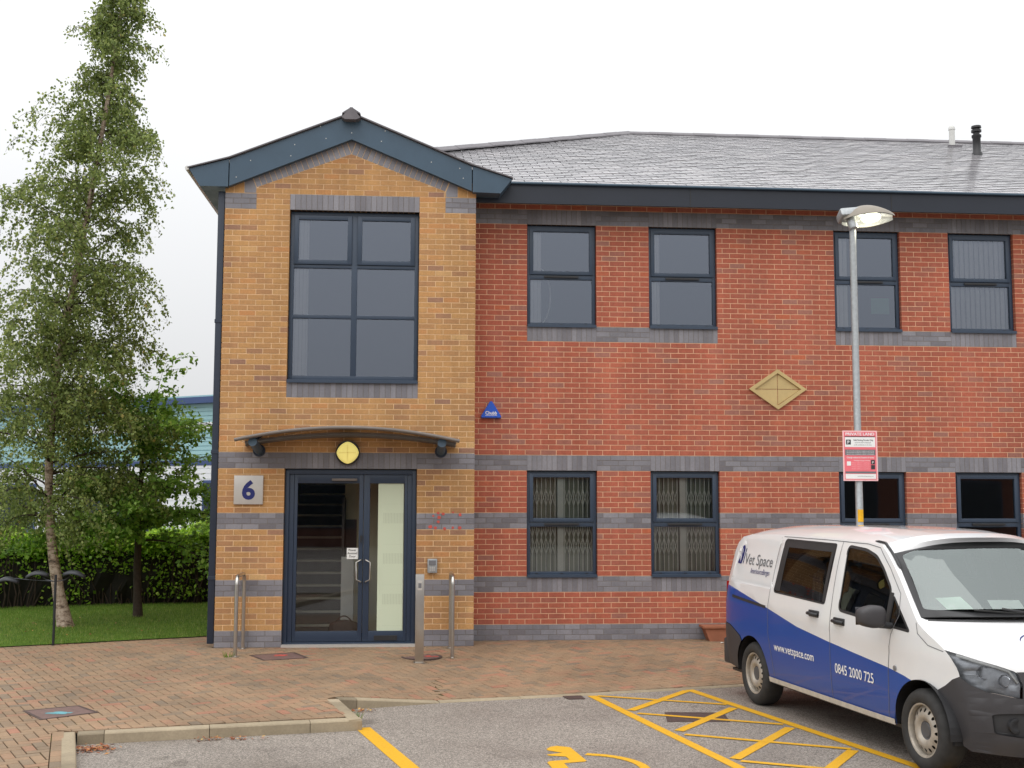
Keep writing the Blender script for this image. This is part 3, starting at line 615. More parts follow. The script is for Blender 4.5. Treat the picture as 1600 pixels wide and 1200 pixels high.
for sgn, P0 in ((1, GL), (-1, GR)):
    d = Vector((APX[0]-P0[0], APX[1]-P0[1])); Ln = d.length; d /= Ln; nn = Vector((-d.y, d.x))*sgn; n = int(Ln/.075); w = Ln/n
    for i in range(n):
        a = Vector(P0)+d*(i*w+.004)+nn*.006; e = Vector(P0)+d*((i+1)*w-.004)+nn*.006
        gg.prism([tuple(a), tuple(e), tuple(e+nn*.22), tuple(a+nn*.22)], lambda x, z: (x, -.0005, z), lambda x, z: (x, .1, z), random.uniform(.2, 1))
    k = lambda x: x if sgn == 1 else BW-x
    gg.prism([(k(.262), 83*C+.005), (k(.422), 83*C+.005), (k(.424), 6.303), (k(.345), 6.50), (k(.262), 6.46)], lambda x, z: (x, -.0005, z), lambda x, z: (x, .1, z), .7)
gg.prism([(1.731, 6.822), (1.80, 7.02), (1.66, 7.02)], lambda x, z: (x, -.0003, z), lambda x, z: (x, .1, z), .5)
o = gb.build('gable_brickwork', 'buff', bay, tint=True); o['kind'] = 'stuff'; o = gg.build('raked_brickwork', 'bluebrick', bay, tint=True); o['kind'] = 'stuff'
# return and end walls (seen only from the side), same bond
def side_wall(name, m, mm, X, y0, y1, nx, ztop):
    b = MB(); b.box(X+.007 if nx < 0 else X-.2, X+.2 if nx < 0 else X-.007, y0+.01, y1, -.1, ztop)
    w = b.build(name, mm, bld); g = MB(); gk = MB()
    for c in range(0, int(ztop/C)):
        off = .1125 if c % 2 else 0; k = 0; s = y0+.105
        while s < y1-.05:
            q = min(y1, y0+off+(math.floor((s-y0-off)/.225+1e-6)+1)*.225); h = gk if (BANDS(c) or 80 <= c < 83) else g
            if q-s > .03: h.box(X if nx < 0 else X-.1, X+.1 if nx < 0 else X, s+.005, q-.005, c*C+.005, (c+1)*C-.005, random.random())
            s = q
    for h, nm, mt in ((g, 'side_brickwork', m), (gk, 'side_band_brickwork', 'bluebrick')): o = h.build(nm, mt, w, tint=True); o['kind'] = 'stuff'
side_wall('bay_return_wall', 'buff', 'mortar_buff', BW, 0, S, 1, 6.2)
side_wall('end_wall', 'buff', 'mortar_buff', 0, 0, 8.0, -1, 6.25)
b = MB(); b.box(.2, XR, 13.6, 13.8, -.1, 6.4); b.box(0, .2, 8.0, 13.8, -.1, 6.4); b.box(XR, XR+.2, S, 13.8, -.1, 6.45); b.build('rear_wall', 'redbrick', bld)
# ---- windows
def bar(b, x0, x1, z0, z1, y, d=.06, ch=.004): b.box(x0, x1, y, y+d, z0, z1, ch=ch)
def frame4(b, x0, x1, z0, z1, w, y, d, wt=None, wb=None):
    wt = wt or w; wb = wb or w
    bar(b, x0, x0+w, z0, z1, y, d); bar(b, x1-w, x1, z0, z1, y, d); bar(b, x0+w-.002, x1-w+.002, z1-wt, z1, y+.0008, d); bar(b, x0+w-.002, x1-w+.002, z0, z0+wb, y+.0008, d)
def pane(x0, x1, z0, z1, y, m, par, name='pane'):
    b = MB(); b.add([(x0, y, z0), (x1, y, z0), (x1, y, z1), (x0, y, z1)], [(0, 1, 2, 3)]); o = link(name, None or bpy.data.meshes.new(name), None, par)
    o.data.from_pydata(b.v, [], b.f); o.data.materials.append(MATS[m]); return o
def red_window(x0, z0, gm):
    x1 = x0+WW; z1 = z0+1.5; y = S+.062; x0 += .006; x1 -= .006; z1 -= .004
    b = MB(); frame4(b, x0, x1, z0+.012, z1, .048, y, .07); bar(b, x0+.046, x1-.046, z0+.70, z0+.765, y+.001, .07)
    w = b.build('window', 'frame_navy', bld, smooth=30)
    b = MB(); frame4(b, x0+.034, x1-.034, z0+.768, z1-.034, .055, y-.018, .06); b.build('sash', 'frame_navy', w, smooth=30)
    pane(x0+.08, x1-.08, z0+.81, z1-.08, y+.012, gm, w); pane(x0+.045, x1-.045, z0+.055, z0+.705, y+.03, gm, w)
    b = MB(); b.box(x0+.25, x1-.25, y-.026, y-.004, z0+.722, z0+.752, ch=.004); b.build('vent_bar', 'black', w)
    b = MB(); b.box(x0-.002, x1+.002, S-.03, y+.06, z0+.001, z0+.022, ch=.003); b.box(x0-.002, x1+.002, S-.031, S-.022, z0-.018, z0+.004); b.build('sill', 'frame_navy', w)
    b = MB()
    for k in (.14, .5, .86): xx = x0+k*(x1-x0); b.box(xx-.02, xx+.02, y-.004, y+.004, z0+.030, z0+.042)
    b.build('drain_cap', 'black', w); return w
for i, x in enumerate(WIN): red_window(x, 60*C, 'glass_up'); red_window(x, 12*C, 'glass_low')
# bay window
y = .085; x0, x1, z0, z1 = DX0+.006, DX1-.006, 48*C, 80*C-.004
b = MB(); frame4(b, x0, x1, z0+.012, z1, .055, y, .07, .05, .075); bar(b, 1.752, 1.832, z0+.08, z1-.045, y+.0012, .07)
for z in (5.20, 4.49): bar(b, x0+.05, x1-.05, z, z+.05, y+.0024, .068)
bw = b.build('window', 'frame_navy', bld, smooth=30); bw['label'] = 'tall six-pane window of the entrance bay'
for xa, xb in ((x0+.05, 1.757), (1.827, x1-.05)):
    b = MB(); frame4(b, xa+.004, xb-.004, 5.252, z1-.052, .062, y-.018, .06); b.build('sash', 'frame_navy', bw, smooth=30)
    pane(xa+.055, xb-.055, 5.30, z1-.10, y+.012, 'glass_up', bw); pane(xa-.002, xb+.002, 4.535, 5.205, y+.03, 'glass_up', bw); pane(xa-.002, xb+.002, z0+.08, 4.495, y+.03, 'glass_up', bw)
b = MB(); b.box(x0-.002, x1+.002, -.035, y+.06, z0+.001, z0+.022, ch=.003); b.box(x0-.002, x1+.002, -.036, -.026, z0-.02, z0+.004); b.build('sill', 'frame_navy', bw)
# ---- entrance doors
y = .075; b = MB(); frame4(b, DX0+.004, DX1-.004, .03, 32*C-.004, .055, y, .11, .07, .0251)
bar(b, DX0+.058, DX0+.125, .055, 2.33, y+.03, .07); bar(b, DX1-.125, DX1-.058, .055, 2.33, y+.03, .07)
df = b.build('door_frame', 'door_navy', bld, smooth=30)
b = MB(); b.box(DX0, DX1, -.03, .2, -.02, .032); b.build('threshold', 'alu', df)
def leaf(x0, x1, gx0, gx1, label):
    b = MB(); z0, z1 = .06, 2.326; yy = y+.025
    bar(b, x0, gx0, z0, z1, yy, .05); bar(b, gx1, x1, z0, z1, yy, .05); bar(b, gx0-.002, gx1+.002, 2.205, z1, yy+.0008, .05); bar(b, gx0-.002, gx1+.002, z0, .20, yy+.0008, .05)
    o = b.build('door', 'door_navy', bld, smooth=30); o['label'] = label; pane(gx0-.004, gx1+.004, .19, 2.215, yy+.025, 'glass_door', o, 'glass'); return o
dl_ = leaf(1.022, 1.962, 1.066, 1.905, 'left glazed door with a paper notice'); dr_ = leaf(1.968, 2.566, 2.052, 2.525, 'narrow right glazed door with letterbox')
def handle(xa, xb, par):
    b = MB(); b.tube([(xa, y+.02, 1.165), (xa, y-.03, 1.165), (xa+(xb-xa)*.15, y-.05, 1.16), (xb, y-.055, 1.13), (xb, y-.055, .90), (xa+(xb-xa)*.15, y-.05, .87), (xa, y-.03, .865), (xa, y+.02, .865)], .0105, 8); b.build('handle', 'steel', par, smooth=60)
handle(1.945, 1.880, dl_); handle(2.002, 2.068, dr_)
b = MB(); b.lathe([(.018, -.012), (.018, .03)], (1.94, y+.01, 1.477), 'Y', 14); b.box(1.93, 1.946, y-.012, y+.02, 1.40, 1.47); b.build('lock', 'black', dl_)
b = MB(); b.box(1.53, 1.875, y-.03, y+.02, 2.238, 2.272, ch=.006); b.build('door_closer', 'canopy_grey', dl_)
b = MB(); b.box(2.13, 2.445, y+.012, y+.03, .075, .14, ch=.004); b.build('letterbox', 'black', dr_)
b = MB(); b.box(1.745, 1.898, y+.044, y+.047, 1.172, 1.322); nt_ = b.build('notice', 'paper', dl_)
for k, tx in enumerate(('Power', 'Assisted', 'Door')):
    vs, fs = text2d(tx, .04, .0006, align='CENTER'); b = MB(); b.add([(1.821+v[0], y+.043, 1.28-k*.043+v[1]) for v in vs], fs); b.build('lettering', 'black_ink', nt_)
# privacy print on the right leaf: pale sheet with rows of dashes
b = MB(); b.box(2.165, 2.515, y+.0455, y+.0475, .20, 2.205); pf = b.build('privacy_panel', 'privacy' if 'privacy' in MATS else 'blind', dr_)
m, t, p, o = newmat('privacy'); setp(p, .6)
tcn = t.nodes.new('ShaderNodeTexCoord'); s = t.nodes.new('ShaderNodeSeparateXYZ'); t.links.new(tcn.outputs['Object'], s.inputs[0])
def mth(op, a, b_=None):
    n = t.nodes.new('ShaderNodeMath'); n.operation = op
    for i, v in enumerate((a, b_)):
        if v is None: continue
        if hasattr(v, 'type'): t.links.new(v, n.inputs[i])
        else: n.inputs[i].default_value = v
    return n.outputs[0]
st = mth('GREATER_THAN', mth('FRACT', mth('MULTIPLY', s.outputs['X'], 48)), .55); rw = mth('GREATER_THAN', mth('SINE', mth('MULTIPLY', s.outputs['Z'], 11.4)), .05)
rw2 = mth('GREATER_THAN', mth('SINE', mth('MULTIPLY', s.outputs['Z'], 22.8)), -.2); xm = mth('GREATER_THAN', s.outputs['X'], 2.235)
fa = mth('MULTIPLY', mth('MULTIPLY', mth('MULTIPLY', st, rw), mth('MULTIPLY', rw2, xm)), .45)
c = mixc(t, srgb(206, 216, 190), srgb(164, 172, 148), fa); t.links.new(c, p.inputs['Base Color'])
pf.data.materials.clear(); pf.data.materials.append(m)
# ---- interior
def room(name, x0, x1, y0, y1, z0, z1, mw_, mf, mc):
    b = MB(); b.box(x0, x1, y1, y1+.1, z0, z1); b.box(x0-.1, x0, y0, y1+.1, z0, z1); b.box(x1, x1+.1, y0, y1+.1, z0, z1); b.build(name, mw_, bld)
    b = MB(); b.box(x0, x1, y0, y1, z0-.1, z0); b.build('floor', mf, bld); b = MB(); b.box(x0, x1, y0, y1, z1, z1+.1); b.build('ceiling', mc, bld)
room('interior_wall', 3.75, XR-.2, S+.262, 6.2, 3.05, 6.15, 'room', 'room_floor', 'room'); room('interior_wall', 2.95, XR-.2, S+.262, 5.2, .02, 2.7, 'room', 'room_floor', 'room')
room('interior_wall', .3, 3.25, .262, 5.2, 3.05, 6.15, 'room', 'room_floor', 'room'); room('lobby_wall', .35, 2.75, .262, 5.6, .0, 2.7, 'room_cream', 'room_floor', 'room')
st_ = bpy.data.objects.new('staircase', None); COL.objects.link(st_); st_.parent = bld; st_.location = (1.4, 1.2, 0)
for k in range(14):
    b = MB(); ya = 1.15+k*.25; b.box(.72, 1.60, ya, ya+.27, k*.172+.001, (k+1)*.172-.02); b.build('step', 'stair_dark', st_, off=(1.4, 1.2, 0))
    b = MB(); b.box(.72, 1.60, ya-.02, ya+.05, (k+1)*.172-.0195, (k+1)*.172+.012); b.build('nosing', 'nosing', st_, off=(1.4, 1.2, 0))
b = MB(); b.box(1.62, 1.80, .95, 1.05, .02, 1.16); b.build('white_panel', 'blind', bld)
b = MB(); b.box(1.64, 1.80, 1.6, 1.62, 1.16, 1.68); b.build('notice_board', 'stair_dark', bld); b = MB(); b.box(1.62, 2.7, 1.63, 1.73, 0, 2.69); b.build('lobby_partition', 'room_cream', bld)
b = MB(); b.box(1.605, 1.64, 1.2, 1.6, .9, 2.0); b.build('hand_rail', 'stair_dark', bld)
# ---- roof
TP = .42; ZE, YE = 6.53, .2
RX, RZ = 1.731, 7.355           # bay ridge
def zF(Y): return ZE+(Y-YE)*TP
YR = 7.39; ZR = zF(YR); XH = YR-.4
rf = MB(); d = -.03
def Q(*ps): rf.add([(p[0], p[1], p[2]+d) for p in ps], [tuple(range(len(ps)))])
VY = 3.86
Q((RX, VY-RX, RZ), (3.66, YE, ZE), (XR+.3, YE, ZE), (XR+.3, YR, ZR), (XH, YR, ZR))
roof = rf.build('roof', 'roof_felt', bld); rf = MB()
Q((XH, YR, ZR), (XR+.3, YR, ZR), (XR+.3, 14.5, ZE), (-.2, 14.5, ZE))
def zL(X): return RZ-(RX-X)*TP
Q((-.45, -.09, zL(-.45)), (RX, -.09, RZ), (RX, VY-RX, RZ), (XH, YR, ZR), (-.45, 14.9, zL(-.45)))
Q((RX, -.09, RZ), (3.95, -.09, RZ-(3.95-RX)*TP), (3.66, YE, ZE), (RX, VY-RX, RZ))
o = rf.build('hidden_slopes', 'slate', roof); o['tint'] = .4
REG = [(RX, VY-RX), (3.70, YE-.03), (20.5, YE-.03), (20.5, YR), (XH, YR)]
gauge = .1845; sw = .262; sl = []
for j in range(40):
    ya = YE-.03+j*gauge; yb = ya+gauge*1.12; off = (j % 2)*sw/2
    for k in range(4, 79):
        x0 = k*sw+off; R = [(x0+.006, ya), (x0+sw-.006, ya), (x0+sw-.006, yb), (x0+.006, yb)]
        q = clip_poly(REG, R)
        if len(q) > 2 and abs(area(q)) > .003: sl.append((x0, ya, yb, q if area(q) > 0 else q[::-1], abs(area(q)) > .0510))
def slate_z(Y, ya): return zF(ya)+.013+(Y-ya)*(TP-.055)
sl.sort(key=lambda s_: (not (s_[4] and vis((s_[0]+.13, s_[1], zF(s_[1])))), math.hypot(s_[0]-CAM_LOC.x, s_[1]-CAM_LOC.y)))
sme = bpy.data.meshes.new('slate'); w, dp = sw/2-.006, gauge*1.12
vs = [(-w, 0, 0), (w, 0, 0), (w, dp, dp*(TP-.055)), (-w, dp, dp*(TP-.055))]; sme.from_pydata([(x, y_, z-.011) for x, y_, z in vs]+vs, [], [(4, 5, 6, 7), (0, 1, 5, 4), (1, 2, 6, 5), (3, 0, 4, 7)]); sme.materials.append(MATS['slate'])
for x0, ya, yb, q, fl in sl[:300]:
    o = bpy.data.objects.new('slate', sme); COL.objects.link(o); o.parent = roof; o.location = (x0+sw/2, ya, zF(ya)+.013+random.uniform(-.002, .002)); o.rotation_euler = (0, random.uniform(-.006, .006), 0); o['tint'] = random.random()
g = MB()
for x0, ya, yb, q, fl in sl[300:]:
    dz = random.uniform(-.002, .002); sk = random.uniform(-.006, .006)
    g.prism(q, lambda x, y_: (x, y_, slate_z(y_, ya)-.008+dz+sk*(x-x0)), lambda x, y_: (x, y_, slate_z(y_, ya)+dz+sk*(x-x0)), random.random(), caps=(False, True))
o = g.build('slating', 'slate', roof, tint=True); o['kind'] = 'stuff'
def ridge_run(p0, p1, name='ridge_tile', L_=.45, w=.13, h=.06):
    p0, p1 = Vector(p0), Vector(p1); n = max(1, int((p1-p0).length/L_)); dd = (p1-p0)/n; hz = Vector((dd.y, -dd.x, 0)).normalized()
    for i in range(n):
        a = p0+dd*i; c_ = p0+dd*(i+1.04); b = MB(); e = .004*(i % 2)
        prof = [(-w, -h-.01), (-w*.96, -h+.012), (-.02, .022), (.02, .022), (w*.96, -h+.012), (w, -h-.01), (.0, .0)]
        b.add([a+hz*u+Vector((0, 0, v+.03+e)) for u, v in prof]+[c_+hz*u+Vector((0, 0, v+.03+e)) for u, v in prof], [(k, (k+1) % 7, 7+(k+1) % 7, 7+k) for k in range(7)]+[(6, 5, 4, 3, 2, 1, 0), (7, 8, 9, 10, 11, 12, 13)])
        b.build(name, 'ridge', roof)
ridge_run((RX, VY-RX-.1, RZ+.01), (XH, YR, ZR+.01), 'hip_tile'); ridge_run((XH, YR, ZR), (XR, YR, ZR)); ridge_run((RX, -.2, RZ+.012), (RX, VY-RX, RZ+.012))
b = MB(); b.prism([(1.60, 7.262), (1.645, 7.235), (1.80, 7.235), (1.86, 7.262), (1.75, 7.405), (1.715, 7.405)], lambda x, z: (x, -.235, z+.01), lambda x, z: (x, -.06, z+.01)); b.build('ridge_end', 'ridge', roof)
# barge boards and boxed eaves
def slab(name, poly, y0, y1, m, par=bld, label=None):
    b = MB(); b.prism(poly, lambda x, z: (x, y0, z), lambda x, z: (x, y1, z)); o = b.build(name, m, par)
    if label: o['label'] = label
    return o
slab('barge_board', [(.066, 6.296), (1.736, 7.0), (1.726, 7.345), (.066, 6.672)], -.10, -.012, 'navy')
slab('barge_board', [(1.7365, 7.0), (3.420, 6.300), (3.420, 6.650), (1.7265, 7.345)], -.1005, -.0125, 'navy')
slab('eaves_box', [(-.334, 6.285), (.052, 6.285), (.052, 6.672), (-.485, 6.525)], -.105, 8.2, 'navy'); slab('eaves_box', [(3.434, 6.285), (3.825, 6.275), (3.99, 6.485), (3.434, 6.655)], -.105, .35, 'navy')
slab('verge_slate', [(-.50, 6.530), (.06, 6.686), (1.727, 7.362), (1.727, 7.382), (.06, 6.704), (-.50, 6.546)], -.135, 0, 'ridge'); slab('verge_slate', [(1.728, 7.362), (3.43, 6.664), (4.0, 6.490), (4.0, 6.506), (3.43, 6.684), (1.728, 7.382)], -.135, 0, 'ridge')
b = MB(); b.box(3.50, XR+.3, YE-.012, YE+.03, 6.215, 6.505); b.build('fascia', 'fascia_navy', bld)
b = MB(); b.box(3.50, XR+.3, YE+.03, S-.001, 6.345, 6.36); b.build('soffit', 'soffit', bld)
b = MB(); b.tube([(3.7, YE-.05, 6.50), (XR+.3, YE-.05, 6.50)], .018, 8); b.build('gutter', 'navy', bld)
b = MB(); b.tube([(-.51, -.12, 6.53), (-.51, 8.2, 6.53)], .03, 8); b.build('gutter', 'white_trim', bld)
for x_, z_ in ((.35, 6.66), (.95, 6.90), (1.38, 7.0), (1.30, 7.17), (2.15, 6.98), (2.20, 7.13), (2.85, 6.70), (3.3, 6.48), (.16, 6.42), (.90, 6.74), (3.25, 6.62), (-.15, 6.52), (1.735, 7.09)):
    b = MB(); b.lathe([(.007, 0), (.007, -.004)], (x_, -.1008, z_), 'Y', 8); b.build('fixing', 'white_trim', bld)
for x_ in (6.6, 9.6, 12.6): b = MB(); b.box(x_, x_+.012, YE-.016, YE-.012, 6.215, 6.505); b.build('fascia_joint', 'black', bld)
# downpipe in the corner
b = MB(); b.box(-.098, -.008, .02, .11, .05, 6.25, ch=.012); dp_ = b.build('downpipe', 'navy_dark', bld, smooth=30)
for z in (.9, 2.6, 4.4): b = MB(); b.box(-.105, -.001, .012, .118, z, z+.05, ch=.004); b.build('bracket', 'navy_dark', dp_)
# roof vents
v = thing('flue', 'short white flue standing on the slate roof', 'flue', (13.65, 6.7, 9.24)); b = MB(); b.tube([(0, 0, -.1), (0, 0, .38)], .06, 14); b.build('pipe', 'white_trim', v, smooth=40)
b = MB(); b.lathe([(.068, .36), (.07, .40), (.05, .44), (.01, .45)], n=14); b.build('cap', 'white_trim', v, smooth=40); b = MB(); b.box(-.14, .14, -.16, .1, -.1, .0); b.build('flashing', 'ridge', v)
v = thing('vent_pipe', 'black vent pipe with ringed terminal on the slate roof', 'vent', (13.43, 5.2, 8.60)); b = MB(); b.lathe([(.10, -.1), (.10, .06), (.075, .09), (.075, .36), (.09, .38), (.09, .42)], n=16); b.build('pipe', 'black', v, smooth=40)
b = MB(); b.lathe([(.06, .42), (.06, .47), (.095, .48), (.095, .52), (.06, .53), (.06, .55), (.095, .56), (.09, .60)], n=16); b.build('terminal', 'black', v, smooth=40)
# ------------------------------------------------------------------ plants
def leaves(pos, size, nrm_up=.4, droop=None):
    """diamond leaf quads at positions (n,3)"""
    n = len(pos); pos = np.asarray(pos); sz = RN.uniform(.6, 1.3, n)[:, None]*size
    a = RN.normal(0, 1, (n, 3)); 
    if droop is not None: a += np.array([0, 0, -droop])
    a /= np.linalg.norm(a, axis=1, keepdims=True); r_ = RN.normal(0, 1, (n, 3)); r_[:, 2] += nrm_up
    w = np.cross(a, r_); w /= np.linalg.norm(w, axis=1, keepdims=True)
    nn = np.cross(a, w)
    V = np.stack([pos, pos+a*sz*.45+w*sz*.36+nn*sz*.06, pos+a*sz, pos+a*sz*.45-w*sz*.36+nn*sz*.06], 1)
    return np_mesh(V.reshape(-1, 3), np.arange(n*4).reshape(-1, 4))
def interp(tab, z): return float(np.interp(z, [t_[0] for t_ in tab], [t_[1] for t_ in tab]))
# --- birch
BP = [(-2.70, 2.69, -.05), (-2.725, 2.69, .1), (-2.82, 2.69, .49), (-2.93, 2.69, 1.08), (-3.02, 2.69, 1.77), (-3.05, 2.69, 2.57), (-3.02, 2.70, 3.37), (-2.96, 2.72, 4.28), (-2.82, 2.75, 5.2), (-2.62, 2.78, 6.55), (-2.42, 2.8, 8.1), (-2.27, 2.8, 9.4), (-2.18, 2.8, 10.4), (-2.15, 2.8, 11.1)]
BR = [.15, .118, .092, .076, .066, .060, .056, .052, .048, .042, .034, .024, .014, .005]
bt = thing('birch_tree', 'tall silver birch with pale leaning trunk left of the building', 'tree', (-2.7, 2.69, 0))
off = tuple(bt.location)
b = MB(); b.tube(BP, BR, 14); b.build('trunk', 'birch_bark', bt, smooth=80, off=off)
def axis(tab, z): return Vector((np.interp(z, [p[2] for p in tab], [p[0] for p in tab]), np.interp(z, [p[2] for p in tab], [p[1] for p in tab]), z))
RAD = [(1.2, .8), (2, 1.45), (3, 1.65), (4.2, 1.55), (5.2, 1.3), (6.5, 1.3), (7.5, 1.25), (8.3, .8), (9, .66), (9.6, .58), (10.4, .38), (11, .12)]
wood = MB(); LP = []
def branch(p0, az, ln, rise, n=7, r0=.02):
    P = [Vector(p0)]; d = Vector((math.cos(az)*math.cos(rise), math.sin(az)*math.cos(rise), math.sin(rise)))
    for i in range(n):
        d = (d+Vector((random.gauss(0, .10), random.gauss(0, .10), random.gauss(-.12, .08)))).normalized(); P.append(P[-1]+d*ln/n)
    wood.tube(P, [r0*(1-i/(n+.3)) for i in range(n+1)], 5, cap=False); return P
zz = 1.5
while zz < 10.9:
    nbr = 4
    for _ in range(nbr):
        az = random.uniform(0, 2*math.pi); ln = interp(RAD, zz+.25)*random.uniform(.55, 1.18); P = branch(axis(BP, zz), az, ln, math.radians(random.uniform(15, 55)), r0=max(.006, .022*(1-zz/13)))
        for i in range(2, len(P)):
            for _k in range(2 if zz < 9.5 else 2):
                a2 = az+random.gauss(0, 1.2); l2 = random.uniform(.25, .55)*(.6+.5*min(1, ln))*(1.35 if zz < 6 else 1.0); q = Vector(P[i]); dd = Vector((math.cos(a2)*.8, math.sin(a2)*.8, random.uniform(-.1, .5)))
                TW = [q]
                for s_ in range(5): dd = (dd+Vector((0, 0, -.42))).normalized(); q = q+dd*l2/5; TW.append(q)
                if random.random() < .75: wood.tube(TW, [.004, .0035, .003, .0025, .002, .0015], 3, cap=False)
                nl = int(25*l2/.4)
                for s_ in range(nl):
                    u = random.random()*4.99; k = int(u); q0 = TW[k].lerp(TW[k+1], u-k); LP.append((q0.x+random.gauss(0, .04), q0.y+random.gauss(0, .04), q0.z+random.gauss(0, .045)))
    zz += random.uniform(.13, .21)
wood.build('branches', 'bark_dark', bt, off=off)
o = link('crown', leaves(np.array(LP)-np.array(off), .056, .5, .9), 'birch_leaf', bt)
NB = len(LP)
# --- small tree
rt_ = thing('small_tree', 'small dark-trunked tree with spreading crown in front of the hedge', 'tree', (-1.9, 3.89, 0)); off = tuple(rt_.location)
b = MB(); TR = [(-1.88, 3.89, -.05), (-1.885, 3.89, .06), (-1.90, 3.89, .4), (-1.92, 3.89, .8), (-1.915, 3.89, 1.25), (-1.90, 3.89, 1.6), (-1.91, 3.9, 2.2), (-1.88, 3.9, 2.9), (-1.82, 3.9, 3.5)]; b.tube(TR, [.105, .085, .068, .062, .06, .05, .04, .026, .01], 12); b.build('trunk', 'bark_dark', rt_, smooth=80, off=off)
wood = MB(); LP = []
for k in range(44):
    z0 = random.uniform(1.2, 3.3); az = random.uniform(0, 2*math.pi) if k > 5 else k*1.05; rise = math.radians(random.uniform(14, 58) if z0 < 2.2 else random.uniform(40, 80)); ln = random.uniform(1.0, 1.95)*(1.0 if z0 < 2.5 else .9)
    P = branch(axis(TR, z0), az, ln, rise, 7, .022 if z0 < 2 else .014)
    for i in range(1, len(P)):
        for _ in range(3):
            a2 = az+random.gauss(0, 1.0); l2 = random.uniform(.25, .6); q = Vector(P[i]); dd = Vector((math.cos(a2), math.sin(a2), random.uniform(-.1, .7))).normalized(); TW = [q]
            for s_ in range(4): dd = (dd+Vector((random.gauss(0, .1), random.gauss(0, .1), -.10))).normalized(); q = q+dd*l2/4; TW.append(q)
            if random.random() < .6: wood.tube(TW, [.006, .005, .004, .003, .002], 3, cap=False)
            for s_ in range(int(38*l2)):
                u = random.random()*3.99; kk = int(u); q0 = TW[kk].lerp(TW[kk+1], u-kk); LP.append((q0.x+random.gauss(0, .045), q0.y+random.gauss(0, .045), q0.z+random.gauss(0, .03)))
wood.build('branches', 'bark_dark', rt_, off=off); link('crown', leaves(np.array(LP)-np.array(off), .085, 1.2, .1), 'rowan_leaf', rt_)
# --- hedge
HD = Vector((.951, .31)); HN = Vector((-.31, .951)); H0 = Vector((-9.5, 4.15)); HL = 9.6
hg = thing('hedge', 'long clipped green hedge running behind the lawn', 'hedge', (-4.7, 5.7, 0)); off = tuple(hg.location)
def hp(u, w, z): q = H0+HD*u+HN*w; return (q.x, q.y, z)
b = MB(); n = 40
prof = [(.18, 0), (.10, .5), (.12, 1.0), (.3, 1.2), (1.1, 1.2), (1.2, 0)]
rows = [[hp(HL*i/n, w+random.uniform(-.05, .05), max(0, z+random.uniform(-.06, .06)*(z > 0))) for w, z in prof] for i in range(n+1)]
b.add([v for r_ in rows for v in r_], [(i*6+k, (i+1)*6+k, (i+1)*6+k+1, i*6+k+1) for i in range(n) for k in range(5)]); b.build('thicket', 'hedge_wood', hg, off=off)
b = MB()
for k in range(260):
    u = random.uniform(0, HL); w = random.uniform(-.02, .14); P = [Vector(hp(u, w+.08, -.02))]
    for q in range(4): P.append(P[-1]+Vector((random.gauss(0, .07), random.gauss(0, .05), .26)))
    b.tube(P, [.012, .011, .009, .007, .004], 4, cap=False)
o = b.build('stems', 'bark_dark', hg, off=off); o['kind'] = 'stuff'
LP = []
for k in range(46000):
    u = random.uniform(0, HL); s_ = random.random()
    bump_ = .07*math.sin(u*3.1)+.05*math.sin(u*7.3+1)
    if s_ < .55: w = random.uniform(.0, 1.25); z = 1.24+bump_+random.gauss(0, .055)+max(0, random.gauss(0, .06))-(.12*max(0, .2-w)/.2)
    elif s_ < .86: z = 1.28-abs(random.gauss(0, .17)); w = .06+bump_*.5+random.gauss(0, .05)
    elif random.random() < .35: continue
    else: z = random.uniform(.08, 1.1); w = .06+random.gauss(0, .05)
    if z < .55 and math.sin(u*2.3+math.sin(u)*2)+random.gauss(0, .5) < .1: continue
    LP.append(hp(u, w, z))
link('foliage', leaves(np.array(LP)-np.array(off), .078, 1.4, -.3), 'hedge_leaf', hg)
# ------------------------------------------------------------------ things on and around the building
# entrance canopy
cn = thing('entrance_canopy', 'curved grey metal canopy above the entrance doors', 'canopy', (1.77, 0, 2.75)); off = tuple(cn.location)
def arcpts(xa, xb, zs, zm, y, n=24):
    return [(xa+(xb-xa)*i/n, y, zs+(zm-zs)*(1-((2*i/n)-1)**2)) for i in range(n+1)]
fr_, bk_ = arcpts(.32, 3.25, 2.755, 2.925, -.75), arcpts(.36, 3.22, 2.725, 2.855, -.02)
b = MB(); b.tube(fr_, .024, 8); b.build('front_rim', 'canopy_grey', cn, smooth=60, off=off); b = MB(); b.tube(bk_, .026, 8); b.build('rear_rim', 'canopy_grey', cn, smooth=60, off=off)
b = MB(); n = len(fr_)
b.add([(x, y, z+.012) for x, y, z in fr_]+[(x, y, z+.012) for x, y, z in bk_]+[(x, y, z+.02) for x, y, z in fr_]+[(x, y, z+.02) for x, y, z in bk_], [(i, i+1, n+i+1, n+i) for i in range(n-1)]+[(2*n+i, 3*n+i, 3*n+i+1, 2*n+i+1) for i in range(n-1)]); b.build('glazing', 'canopy_glass', cn, off=off)
for x in (.545, 3.02):
    b = MB(); b.tube([(x, -.001, 2.645), (x, -.68, 2.735)], .058, 18); b.build('support_arm', 'navy', cn, smooth=50, off=off)
    b = MB(); b.lathe([(.085, -.012), (.085, .0)], (x, 0, 2.645), 'Y', 20); b.build('wall_plate', 'navy_dark', cn, off=off)
